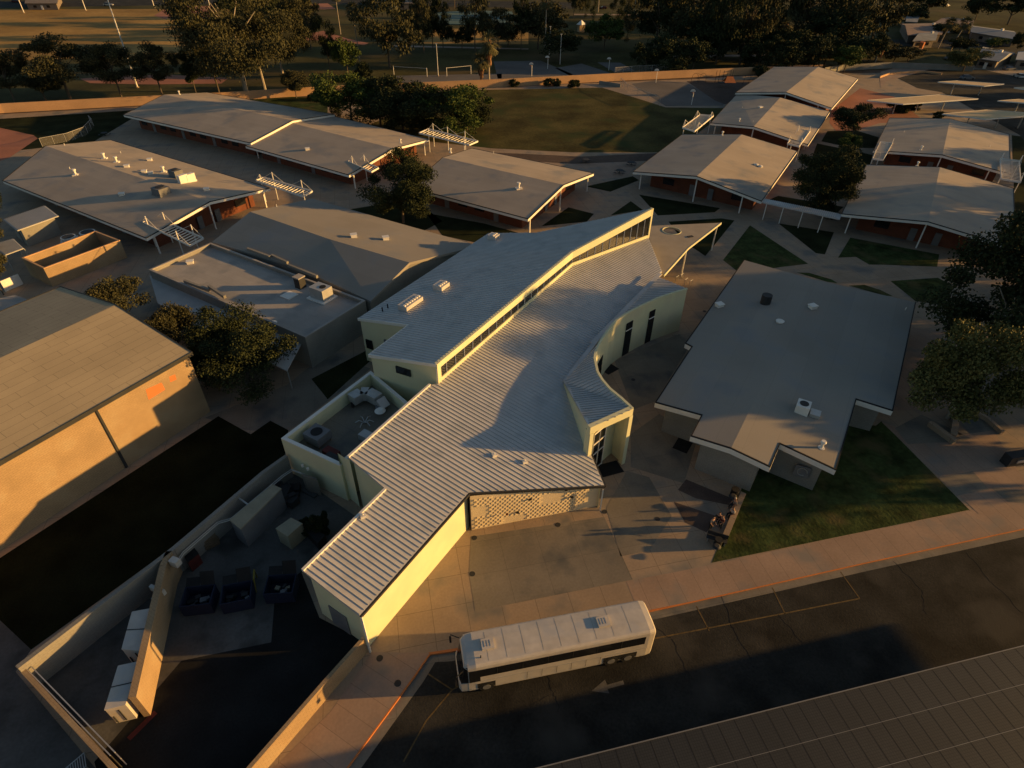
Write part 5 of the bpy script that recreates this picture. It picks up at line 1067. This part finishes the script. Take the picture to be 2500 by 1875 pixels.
# pines along the left park edge
for i, (x, y, ty, w_, lb, lf) in enumerate(((38, 250, 128, 85, 'leaning pine at the far left by the perimeter wall', 'olive'), (172, 242, 90, 165, 'widest pine of the row behind the left perimeter wall', 'olive'), (112, 246, 178, 90, 'low olive tree tucked under the widest pine', 'olive'),
      (297, 238, 106, 92, 'pine with a ruddy top, third of the row at the left', 'olive'), (398, 236, 104, 92, 'pine right of the tall pale pole', 'olive'), (535, 226, 88, 90, 'pine beside the giant eucalyptus', 'dark'), (724, 240, 176, 58, 'small round orange lit tree by the wall right of the eucalyptus', 'olive'), (480, 232, 120, 60, 'slim pine in the middle of the left row', 'dark'))):
    T('pine' if i not in (2, 6) else 'round', (x, y), ty, w_, lb, lf, 1, i % 3)
T('euc', (600, 222), -75, 250, 'giant drooping eucalyptus towering over the left row', 'olive', 2, 1, bark='palebark'); T('euc', (690, 180), -40, 130, 'second tall eucalyptus just behind the giant one', 'olive', 2, 2, bark='palebark')
palm('palm with a thick ruddy trunk in front of the giant eucalyptus', at(648, 222, 0), 10.5, 4.2, .6, (-.6, 0), .38)
palm('tall skinny palm before the sand court, left one', at(880, 160, 0), 17, 4.4, .4, (-.4, 0), .16); palm('tall skinny palm deeper in the park, left of the first', at(832, 84, 0), 15, 4.2, .3, (0, 0), .16)
palm('tallest palm of the pair on the orange wall, with ruddy skirt', at(1194, 212, 0), 12.3, 5.6, 1.1, (0, 0), .28); palm('shorter palm of the pair on the orange wall', at(1175, 212, 0), 7.2, 4.8, 1.0, (0, 0), .32, bark='skirt')
palm('stubby palm bush beside the volleyball court', at(957, 222, 0), 1.8, 4.2, .5, (0, 0), .4)
# middle park
PARK = []
for i, (k_, x, y, ty, w_, lf) in enumerate((('euc', 805, 168, 40, 52, 'dark'), ('round', 850, 185, 95, 62, 'green'), ('euc', 952, 165, -20, 135, 'olive'), ('round', 897, 215, 150, 40, 'dark'), ('euc', 1010, 122, -30, 60, 'dark'), ('euc', 1035, 130, -20, 50, 'olive'), ('euc', 1057, 118, -25, 46, 'dark'), ('euc', 1082, 118, 0, 50, 'dark'),
      ('round', 1128, 118, 68, 52, 'dark'), ('euc', 1160, 125, -30, 70, 'olive'), ('euc', 1216, 122, 20, 90, 'olive'), ('euc', 1241, 112, 35, 60, 'olive'), ('euc', 1272, 122, -60, 40, 'dark'), ('round', 1313, 120, 10, 95, 'olive'), ('round', 1365, 148, 78, 85, 'dark'), ('round', 1345, 95, 5, 80, 'olive'), ('round', 1474, 122, 38, 80, 'green'),
      ('cyp', 1530, 106, -8, 30, 'olive'), ('cyp', 1512, 95, -10, 26, 'dark'), ('round', 1605, 168, 88, 90, 'dark'), ('euc', 1600, 120, -40, 130, 'dark'), ('round', 1690, 172, 95, 80, 'dark'), ('euc', 1680, 130, -70, 150, 'olive'), ('euc', 1747, 157, -40, 90, 'dark'), ('euc', 1805, 158, -60, 135, 'olive'), ('round', 1880, 150, 60, 80, 'dark'), ('euc', 1890, 110, -40, 120, 'dark'),
      ('round', 1935, 160, 70, 90, 'dark'), ('euc', 1960, 120, -60, 120, 'olive'), ('round', 2010, 165, 85, 80, 'dark'), ('euc', 2060, 130, -70, 140, 'olive'), ('round', 2060, 175, 110, 70, 'green'), ('euc', 2120, 120, -50, 120, 'olive'), ('round', 2135, 150, 90, 60, 'olive'), ('euc', 1110, 20, -70, 50, 'dark'), ('cyp', 1180, 60, -30, 20, 'dark'), ('cyp', 1280, 60, -40, 20, 'dark'),
      ('cyp', 1430, 45, -40, 16, 'dark'), ('cyp', 1447, 50, -40, 16, 'dark'), ('cyp', 1495, 40, -50, 18, 'dark'), ('euc', 1560, 40, -50, 60, 'olive'), ('euc', 1400, 45, -50, 40, 'olive'), ('round', 725, 80, 0, 80, 'olive'), ('euc', 760, 120, -10, 70, 'olive'), ('euc', 610, 60, -60, 90, 'dark'), ('euc', 665, 92, -40, 90, 'dark'), ('euc', 580, 112, -10, 80, 'dark'), ('euc', 700, 45, -60, 60, 'dark'), ('round', 1640, 60, -20, 90, 'dark'), ('round', 1740, 70, -20, 100, 'dark'), ('round', 1840, 80, -10, 100, 'dark'), ('round', 2000, 100, -20, 100, 'dark'))):
    d = {'euc': 'tall feathery tree', 'round': 'dense round tree', 'cyp': 'slim column tree'}[k_]; lbl = '%s %s, %s' % ({'dark': 'dark', 'olive': 'olive', 'green': 'green'}[lf], d, ('in the left part', 'in the centre', 'in the dense right stand')[0 if x < 1000 else (1 if x < 1560 else 2)]+', number %d in its row' % (i+1) if 0 else ('left of the centre palms' if x < 1000 else ('in the open park centre' if x < 1560 else 'in the dense right stand')))
    PARK.append([k_, x, y, ty, w_, lbl, lf, i])
ORD = ['first', 'second', 'third', 'fourth', 'fifth', 'sixth', 'seventh', 'eighth', 'ninth', 'tenth']; 
PARK += [['full', x, y, ty, w_, 'dark bushy tree, in the dense right stand', 'dark', i] for i, (x, y, ty, w_) in enumerate(((1575, 175, 105, 70), (1645, 178, 120, 70), (1715, 150, 30, 110), (1765, 140, 10, 110), (1850, 170, 85, 80), (1905, 176, 100, 80), (1960, 172, 90, 90), (2020, 140, 30, 120), (2090, 165, 80, 90), (1790, 60, -40, 140)))]
PARK.sort(key=lambda t: t[1]); seen = {}
for k_, x, y, ty, w_, lbl, lf, i in PARK:
    same = [t for t in PARK if t[5] == lbl]; n_ = seen.get(lbl, 0); seen[lbl] = n_+1
    T(k_, (x, y), ty, w_, lbl+('' if len(same) < 2 else ', '+ORD[n_]+' from left'), lf, 0, i % 4, group='park trees')
for i, (x, y, h, lean) in enumerate(((1925, 160, 8.5, .8), (1945, 60, 15, 0), (2010, 138, 11, 1.5), (2060, 70, 16, 2), (2133, 160, 7, 1.0), (1895, 150, 12, .6), (2290, 118, 9, 1.5), (2320, 125, 10, 2.0), (1460, 30, 14, 0), (1545, 60, 15, 0), (1430, 10, 12, 0), (1330, 130, 17, 0))):
    palm(('palm with hanging ruddy fronds behind the far right block', 'tall palm deep in the right stand', 'palm leaning over the block wall, middle of three', 'tall leaning palm above the brown house', 'short palm at the right end of the block wall', 'palm in the dark stand left of the ruddy one', 'left palm of the pair in the street garden', 'right palm of the pair in the street garden', 'skinny palm beyond the far path, left one', 'skinny palm beyond the far path, right one', 'distant skinny palm near the top edge', 'tall skinny palm behind the big centre tree')[i], at(x, y, 0), h, 4.6, 1.0 if i in (0, 2, 4) else .5, (lean, 0), .2)
for i, (x, y, r_) in enumerate(((1340, 205, 13), (1356, 204, 11), (1399, 208, 14), (1255, 206, 12), (1010, 222, 22), (778, 238, 12), (762, 240, 10), (2190, 268, 22), (2230, 262, 14), (2290, 285, 12), (1855, 178, 16), (1868, 185, 20), (2000, 260, 1))[:-1]):
    p = at(x, y+6, 0); hh = hgt(p, y-r_); T('bush', (x, y+6), y-r_, r_*1.9, ('dark rounded shrub on the orange bank, first of the pair', 'dark rounded shrub on the orange bank, second of the pair', 'lone round shrub on the orange bank before the fence', 'thin low shrub on the orange bank by the palms', 'wide low shrub clump above the grove', 'small shrub right of the orange lit tree', 'smallest shrub right of the orange lit tree', 'dark shrub under the large carport', 'small dark shrub under the large carport', 'small shrub near the lower carport post', 'shrub beside the playground', 'larger shrub beside the far right block')[i], 'dark', 0, i % 3)
# neighbourhood greenery at top right
for i, (x, y, ty, w_, lf) in enumerate(((2180, 155, 110, 70, 'olive'), (2215, 150, 115, 55, 'olive'), (2350, 175, 120, 75, 'lime'), (2400, 150, 118, 40, 'dark'), (2340, 128, 92, 50, 'dark'), (2220, 60, 10, 60, 'dark'), (2300, 95, 55, 60, 'dark'), (2420, 118, 95, 30, 'green'), (2440, 115, 93, 30, 'green'), (2475, 112, 90, 36, 'green'), (2260, 40, -30, 60, 'dark'), (2380, 50, -10, 60, 'dark'), (2460, 60, -30, 100, 'dark'), (2480, 130, 80, 30, 'dark'), (2190, 30, -40, 60, 'lime'))):
    T('round', (x, y), ty, w_, ('olive garden tree left of the street garden', 'second olive garden tree by the wall corner', 'bright yellow green tree over the parking entrance', 'dark tree right of the bright green one', 'dark tree under the street palms', 'dark tree left of the pale gabled house', 'dark tree right of the pale gabled house', 'first green garden shrub tree before the grey house', 'second green garden shrub tree before the grey house', 'third green garden shrub tree before the grey house', 'dark tree beyond the houses, left', 'dark tree beyond the houses, middle', 'wide dark tree in the top right corner', 'dark tree at the right frame edge', 'yellow green tree top above the houses')[i], lf, 0 if i != 2 else 1, i % 5)
# trees standing outside the right edge that throw the long shadows over the office roof and the lawn
for i, (x, y, h, w_) in enumerate(((74, 45, 13, 12), (82, 53, 15, 13), (78, 63, 13, 12), (92, 70, 16, 13), (118, 92, 16, 13), (128, 80, 17, 14), (135, 60, 19, 14), (140, 108, 17, 12), (170, 130, 17, 14), (185, 155, 18, 15), (230, 170, 22, 18), (260, 200, 24, 20), (300, 230, 26, 22), (330, 270, 26, 22))):
    tree('round', 'shade tree standing to the right of the campus outside the view', Vector((x, y, 0)), h, w_, 'dark', 0, i % 5, group='shade trees right of the campus')
# ------------------------------------------------------------ houses of the neighbourhood
def house(label, px, z, rz, roofm, ridge=(0.5, 0.5)):
    q = [at(x, y, z) for x, y in px]; c = cen(q); root = thing('house', label, 'house', (c.x, c.y, 0)); a, b_ = (q[0]+q[3])/2, (q[1]+q[2])/2; a.z = b_.z = rz
    r = MB(); r.poly([q[0], q[1], b_, a]); r.poly([a, b_, q[2], q[3]]); r.poly([q[1], q[0], q[0]-zb*.2, q[1]-zb*.2]); r.poly([q[1], q[1]-zb*.2, q[2]-zb*.2, q[2], b_]); r.poly([q[0], a, q[3], q[3]-zb*.2, q[0]-zb*.2]); r.poly([q[2], q[3], q[3]-zb*.2, q[2]-zb*.2]); r.build('roof', roofm, root)
    w_ = shrink(q, .7); MB().prism([p-zb*.05 for p in w_], (-.1,)).build('wall', 'hwall', root); e_ = (w_[1]-w_[0]); ang = math.degrees(math.atan2(e_.y, e_.x))
    for f in (.25, .7): MB().box(drop(w_[0].lerp(w_[1], f), .9), (1.6, .3, 1.1), ang).build('window', 'glass', root)
    MB().box(drop(w_[0].lerp(w_[1], .48), 0), (1.0, .3, 2.0), ang).build('door', 'white', root); MB().box(a.lerp(b_, .7)-zb*.2, (.9, .9, .9), ang).build('chimney', 'white', root)
house('brown roofed ranch house in the middle of the street', [(2216, 86), (2300, 84), (2310, 56), (2198, 58)], 3, 4.6, 'shade1')
house('small grey house wing in front of the brown roofed house', [(2228, 100), (2285, 98), (2290, 76), (2250, 78)], 2.8, 3.8, 'shade2')
house('pale gabled house behind the brown roofed one', [(2205, 52), (2240, 54), (2250, 26), (2202, 28)], 3, 4.6, 'shade2')
house('house with a sunlit tan roof strip right of the pale gabled one', [(2270, 62), (2375, 64), (2375, 50), (2320, 42)], 3, 4.2, 'shade1')
house('long grey roofed house near the right frame edge', [(2370, 78), (2480, 96), (2475, 76), (2370, 62)], 3, 4.0, 'shade2')
house('blue grey roofed house beside the parking entrance', [(2385, 142), (2440, 150), (2480, 130), (2400, 114)], 3, 4.2, 'shade2')
house('pale roofed house clipped by the right edge below the grey ones', [(2480, 145), (2560, 150), (2560, 125), (2485, 126)], 3, 4.0, 'corr')
house('tan flat house at the top above the dense stand', [(2000, 22), (2075, 20), (2075, 8), (2010, 8)], 3, 3.8, 'shade1')
house('low tan building at the top left beyond the road', [(60, 8), (140, 8), (150, -10), (70, -12)], 3, 4, 'hwall')
house('pale building beyond the park at the top centre', [(920, 8), (1010, 8), (1010, -8), (920, -8)], 3, 4, 'hwall')
# ------------------------------------------------------------ cars
def car(label, p, ang, paintm, L_=4.7, group=None, tall=False):
    root = thing('parked_car', label, 'car', p, R(ang), group); X = WM(root)
    def l(x, y, z): return X @ Vector((x, y, z))
    def lo(secs, m, name, par=root):
        b = MB(); n = 4
        for s_ in secs: b.v += [l(*q_) for q_ in s_]
        for k in range(len(secs)-1):
            for j in range(4): b.f.append([k*4+j, k*4+(j+1) % 4, (k+1)*4+(j+1) % 4, (k+1)*4+j])
        b.f.append([3, 2, 1, 0]); b.f.append([len(secs)*4-4+j for j in range(4)]); return b.build(name, m, par)
    def s(x, w_, z0, z1, w2=None): w2 = w2 or w_; return [(x, -w_/2, z0), (x, w_/2, z0), (x, w2/2, z1), (x, -w2/2, z1)]
    h = L_/2; zt = 1.75 if tall else 1.42
    lo([s(-h, 1.6, .4, .85), s(-h+.15, 1.78, .28, .95), s(h-.9, 1.8, .25, .93), s(h-.1, 1.66, .3, .75), s(h, 1.5, .4, .65)], paintm, 'body')
    cb_ = lo([s(-h+.35, 1.6, .9, .95, 1.5), s(-h+.9, 1.6, .9, zt, 1.25), s(.3, 1.6, .9, zt, 1.25), s(1.1, 1.6, .88, .92, 1.45)], 'glass', 'windows'); lo([s(-h+.95, 1.2, zt-.03, zt+.03), s(.25, 1.2, zt-.03, zt+.03)], paintm, 'roof')
    for x in (-h+.85, h-.9):
        for y in (-.85, .85): b = MB(); b.tube([l(x, y-.1, .33), l(x, y+.1, .33)], .33, 12); w_ = b.build('wheel', 'rubber', root)
for i, (x, y, ang, m, lb, tall) in enumerate(((266, 14, 2, 'steel', 'silver pickup truck on the road beyond the ball field', True), (40, 6, 0, 'rust', 'red car in front of the low tan building at the top left', False), (1472, 22, 178, 'rust', 'dark red car on the far park drive', False), (2463, 172, 10, 'grey', 'grey car parked below the pale roofed house', False), (2320, 146, 8, 'grey', 'dark car parked under the bright green tree', False),
      (2360, 194, 5, 'grey', 'grey car under the farthest carport, left', False), (2296, 10, 30, 'paint', 'white car in the cluster beyond the houses, left', False), (2310, 16, 30, 'paint', 'white car in the cluster beyond the houses, right', False), (2486, 190, 80, 'paint', 'white car at the right frame edge of the parking', False), (2278, 6, 30, 'steel', 'silver car in the cluster beyond the houses', False))):
    car(lb, at(x, y, -.15), ang, m, 5.2 if tall else 4.6, None, tall)
# ------------------------------------------------------------ poles, hoops, playground, court nets, tables
def pole(name, label, cat, base, h, r=.1, m='white', head=None, group=None):
    p = at(base[0], base[1], -.1); root = thing(name, label, cat, p, 0, group); MB().cyl(p, r, h, 8, r*.6).build('pole', m, root)
    if head: MB().box(p+zb*h, head, 10).build('lamp_head', 'steel', root)
    MB().cyl(p, r*2.2, .3, 8).build('base', 'concrete', root)
pole('field_light', 'tall pale floodlight pole rising from the left pine row', 'light pole', (336, 214), 30, .22, 'white', (1.8, .5, .8))
for i, (x, y, h) in enumerate(((59, 32, 25), (210, 26, 25), (377, 19, 22), (437, 12, 20), (512, 14, 20))): pole('field_light', ('first', 'second', 'third', 'fourth', 'fifth')[i]+' distant floodlight pole from the left beyond the ball field', 'light pole', (x, y), h, .2, 'white', (1.6, .4, .6))
pole('street_lamp', 'pale lamp pole standing between the two sand court nets', 'lamp', (1070, 186), 9.4, .11, 'white', (.7, .35, .25)); pole('street_lamp', 'lamp pole with a bright head left of the dark centre tree', 'lamp', (1341, 135), 9.5, .1, 'white', (.7, .35, .25)); pole('street_lamp', 'lamp pole in front of the dark centre tree', 'lamp', (1367, 158), 9.5, .1, 'white', (.7, .35, .25))
for x, y, ang, lb in ((1298, 186, 90, 'basketball hoop on the park court beside the orange bank'), (1601, 202, -60, 'basketball hoop at the back of the school ball court'), (1688, 256, 200, 'basketball hoop at the near side of the school ball court'), (1337, 168, 90, 'small far basketball hoop on the park court'), (1486, 172, 90, 'distant hoop at the right end of the park courts')):
    p = at(x, y, 0); root = thing('basketball_hoop', lb, 'hoop', p, 0, 'basketball hoops'); MB().cyl(p, .09, 3.3, 8).build('pole', 'white', root); f = MB(); c = p+zb*3.5+Vector((-.25, -.1, 0))
    f.poly([c+Vector((math.cos(t)*.75, 0, math.sin(t)*.62)) for t in [math.pi*k/8 for k in range(9)]]); f.v += [v+Vector((0, .06, 0)) for v in f.v]; f.f.append(list(range(9, 18))[::-1]); f.f += [[k, k+9, (k+1) % 9+9, (k+1) % 9] for k in range(9)]; f.build('backboard', 'white', root)
    f = MB(); cc_ = p+zb*3.25+Vector((-.25, -.5, 0)); f.tube([cc_+Vector((math.cos(t)*.23, math.sin(t)*.23, 0)) for t in [2*math.pi*k/12 for k in range(13)]], .02, 5, False); f.build('rim', 'orange', root)
for a, c, lb in (((962, 182), (1043, 187), 'volleyball net left of the pale lamp pole'), ((1091, 186), (1150, 180), 'volleyball net right of the pale lamp pole')):
    p, q_ = at(*a, 0), at(*c, 0); root = thing('volleyball_net', lb, 'net', p, 0, 'volleyball nets on the sand courts'); MB().cyl(p, .08, 2.6, 8).build('post', 'white', root); MB().cyl(q_, .08, 2.6, 8).build('post', 'white', root); MB().bar(p+zb*2.45, q_+zb*2.45, .03, .08).build('net_band', 'white', root)
pg = thing('playground_set', 'climbing frame with an orange roof panel beside the perimeter wall', 'playground', at(1750, 200, 0))
for x in (1745, 1753, 1763, 1772, 1780, 1785): p = at(x, 200+(x % 3), 0); MB().cyl(p, .07, 3.6, 6).build('post', 'dark', pg)
c = at(1780, 200, 3.6); b = MB(); b.poly([c+Vector((-1.7, -1.3, 0)), c+Vector((1.7, -1.3, 0)), c+Vector((.9, 0, 1.5)), c+Vector((-.9, 0, 1.5))]); b.poly([c+Vector((1.7, 1.3, 0)), c+Vector((-1.7, 1.3, 0)), c+Vector((-.9, 0, 1.5)), c+Vector((.9, 0, 1.5))]); b.poly([c+Vector((1.7, -1.3, 0)), c+Vector((1.7, 1.3, 0)), c+Vector((.9, 0, 1.5))]); b.build('roof_panel', 'orange', pg)
MB().prism([at(1766, 201, 1.4)+Vector((dx, dy, 0)) for dx, dy in ((-1.5, -1), (2.6, -1), (2.6, 1), (-1.5, 1))], .1).build('platform', 'dark', pg)
cl_ = thing('climbing_arch', 'dark arched climber left of the orange roofed playground frame', 'climber', at(1705, 200, 0))
for x in (1695, 1714): p = at(x, 202, 0); b = MB(); b.tube([p+Vector((-1.1+1.1*(1-math.cos(t)), 0, 2.8*math.sin(t)**.6)) for t in [math.pi*k/10 for k in range(11)]], .05, 6); b.build('arch', 'dark', cl_)
MB().bar(at(1699, 202, 0)+zb*2.8, at(1716, 204, 0)+zb*2.2, .06).build('top_bar', 'dark', cl_)
sw_ = thing('swing_frame', 'dark swing frame at the left edge of the far right block', 'swing', at(1822, 205, 0))
for x in (1813, 1826): p = at(x, 206, 0); MB().bar(p, p+Vector((.4, 0, 2.6)), .07).build('leg', 'dark', sw_)
MB().bar(at(1813, 206, 0)+Vector((.4, 0, 2.6)), at(1826, 206, 0)+Vector((.4, 0, 2.6)), .07).build('top_bar', 'dark', sw_)
for x, y, lb in ((1430, 397, 'round picnic table at the left of the pale slab'), (1541, 404, 'round picnic table at the right of the pale slab'), (1512, 424, 'round picnic table nearest the middle block on the slab'), (257, 332, 'picnic table in the shade behind the long left block')):
    p = at(x, y, .02); root = thing('picnic_table', lb, 'table', p, 0, 'dark picnic tables'); MB().cyl(p+zb*.7, .75, .07, 12).build('table_top', 'dark', root); MB().cyl(p, .06, .7, 8).build('leg', 'dark', root)
    for k in range(4): a = k*math.pi/2+.5; c = p+Vector((math.cos(a)*1.15, math.sin(a)*1.15, 0)); MB().bar(p+zb*.15, c+zb*.3, .06).box(c+zb*.38, (.7, .3, .05), math.degrees(a)+90).build('seat', 'dark', root)
ib = thing('city_bin', 'orange lit bin standing in the street garden', 'bin', at(2247, 120, 0)); MB().cyl(at(2247, 120, 0), .8, 2.6, 8, 1.0).build('bin_body', 'orange', ib); MB().cyl(at(2247, 120, 2.6), 1.05, .12, 8).build('lid', 'skirt', ib)
pt = thing('kiosk', 'small pale park kiosk with a pyramid roof right of the centre tree', 'kiosk', at(1418, 78, 0)); p = at(1418, 78, 0); MB().box(p, (2.6, 2.6, 3.0), 20).build('wall', 'block', pt); MB().cyl(p+zb*3.0, 2.3, 1.8, 4, .05).build('roof', 'white', pt)
tc2 = thing('trash_can', 'dark round trash can at the lower end of the seat wall', 'trash can', at(1750, 1334, 0)); MB().cyl(at(1750, 1334, .01), .33, .95, 14).build('can_body', 'black', tc2); MB().cyl(at(1750, 1334, .96), .35, .12, 14, .2).build('lid', 'dark', tc2)
tc2 = thing('trash_can', 'dark round trash can at the upper end of the seat wall', 'trash can', at(1790, 1212, 0)); MB().cyl(at(1790, 1212, .01), .36, 1.0, 14).build('can_body', 'black', tc2); MB().cyl(at(1790, 1212, 1.01), .38, .12, 14, .2).build('lid', 'dark', tc2)
bn = thing('bench', 'dark metal bench at the foot of the seat wall', 'bench', at(1752, 1313, 0)); b = MB(); c = at(1750, 1316, .42)
b.box(c, (1.7, .45, .06), -22); b.build('seat', 'dark', bn); MB().box(c+Vector((.1, .22, .1)), (1.7, .06, .45), -22).build('backrest', 'dark', bn)
for s_ in (-.7, .7): MB().box(drop(c, 0)+Vector((s_*.93, -s_*.37, 0)), (.08, .4, .42), -22).build('leg', 'steel', bn)
ms = thing('monument_sign', 'dark low monument block sign at the right frame edge by the road', 'sign', at(2490, 1120, 0)); c = at(2492, 1126, 0); MB().box(c, (4.2, .9, 1.2), 12).build('block', 'dark', ms); MB().box(c+Vector((.1, -.5, .45)), (2.6, .06, .35), 12).build('plate', 'steel', ms)
# low curved lit kerb and wall at the parking entrance
strip_ = wallrun('curved low wall catching orange light at the parking entrance', 'low_wall', [(2150, 186), (2172, 178), (2200, 175), (2260, 173), (2300, 178)], .6, .6, .3, 'wallt')
# gooseneck stools behind the second wing
wr_ = thing('wire_rack', 'low pale wire racks on the ground behind the small wing roof', 'rack', at(1655, 690, 0))
for k, (x, y) in enumerate(((1648, 690), (1660, 684), (1670, 696), (1682, 700))): p = at(x, y, 0); MB().tube([p, p+zb*.9, p+Vector((.5, .5, .9)), p+Vector((.5, .5, 0))], .04, 6).build('hoop', 'steel', wr_)
# ------------------------------------------------------------ people by the seat wall
def skinbody(name, verts, edges, radii, m, par, sub=1):
    me = bpy.data.meshes.new(name); X = WM(par).inverted(); me.from_pydata([X @ v for v in verts], edges, []); o = bpy.data.objects.new(name, me); COL.objects.link(o); o.parent = par
    mod = o.modifiers.new('skin', 'SKIN'); mod.use_smooth_shade = True
    if not me.skin_vertices: me.skin_vertices.new(name='skin')
    for i, r_ in enumerate(radii): me.skin_vertices[0].data[i].radius = (r_, r_); me.skin_vertices[0].data[i].use_root = (i == 0)
    s_ = o.modifiers.new('sub', 'SUBSURF'); s_.levels = s_.render_levels = sub; me.materials.append(M[m]); return o
def person(label, p, ang, seated, top, bottom, hat=None):
    root = thing('person', label, 'person', p, R(ang)); X = WM(root)
    def l(x, y, z): return X @ Vector((x, y, z))
    hz = .52 if seated else .93; V, E, Rr = [], [], []
    def add(pt, r_, pr=None):
        V.append(l(*pt)); Rr.append(r_)
        if pr is not None: E.append((pr, len(V)-1))
        return len(V)-1
    pel = add((0, 0, hz), .14); chst = add((.02, 0, hz+.3), .15, pel); sh = add((.03, 0, hz+.48), .12, chst); nk = add((.05, 0, hz+.56), .055, sh); hd = add((.07, 0, hz+.66), .085, nk); hd2 = add((.07, 0, hz+.76), .095, hd); hd3 = add((.05, 0, hz+.84), .06, hd2); add((.17, 0, hz+.68), .02, hd)
    arms, legs = [], []
    for s_ in (-1, 1):
        a = add((.03, s_*.19, hz+.46), .055, sh); e_ = add((.06, s_*.26, hz+.19), .042, a); w_ = add((.22, s_*.2, hz+.06), .03, e_); hnd = add((.3, s_*.19, hz+.04), .028, w_); arms.append((a, e_, w_))
        for k in range(4): f1 = add((.34, s_*(.16+k*.022), hz+.035), .01, hnd); add((.385, s_*(.155+k*.024), hz+.015), .009, f1)
        add((.31, s_*.145, hz+.03), .011, hnd)
        hp = add((0, s_*.1, hz-.04), .1, pel)
        kn = add((.42, s_*.12, hz+.0) if seated else (.04, s_*.11, .5), .065, hp); an = add((.42, s_*.12, .09) if seated else (.0, s_*.11, .09), .042, kn); add((.56 if seated else .14, s_*.13, .045), .04, an); legs.append((hp, kn, an))
    skinbody('body', V, E, Rr, 'skin', root)
    skinbody('shirt', [V[pel], V[chst], V[sh]]+[V[i] for a in arms for i in (a[0], a[1])], [(0, 1), (1, 2), (2, 3), (3, 4), (2, 5), (5, 6)], [.165, .175, .14, .07, .058, .07, .058], top, root)
    skinbody('trousers', [V[pel]]+[V[i] for a in legs for i in a], [(0, 1), (1, 2), (2, 3), (0, 4), (4, 5), (5, 6)], [.15, .12, .08, .055, .12, .08, .055], bottom, root)
    skinbody('hair' if not hat else 'hat', [V[hd2]+Vector((0, 0, .02)), V[hd3]+Vector((0, 0, .02))], [(0, 1)], [.108, .075], hat or 'hair', root)
person('seated person in a pale lavender shirt on the seat wall', at(1785, 1262, .0), 200, True, 'paint', 'black'); person('person in a white hat seated just above the lavender shirt', at(1790, 1240, .0), 200, True, 'grey', 'dark', 'white')
person('person standing in dark clothes left of the seat wall', at(1748, 1282, 0), 250, False, 'dark', 'black'); person('person in a pale top leaning near the bench', at(1732, 1293, 0), 300, False, 'grey', 'dark'); person('person with a ruddy shirt between the bench and the wall', at(1757, 1290, 0), 200, False, 'rust', 'dark')
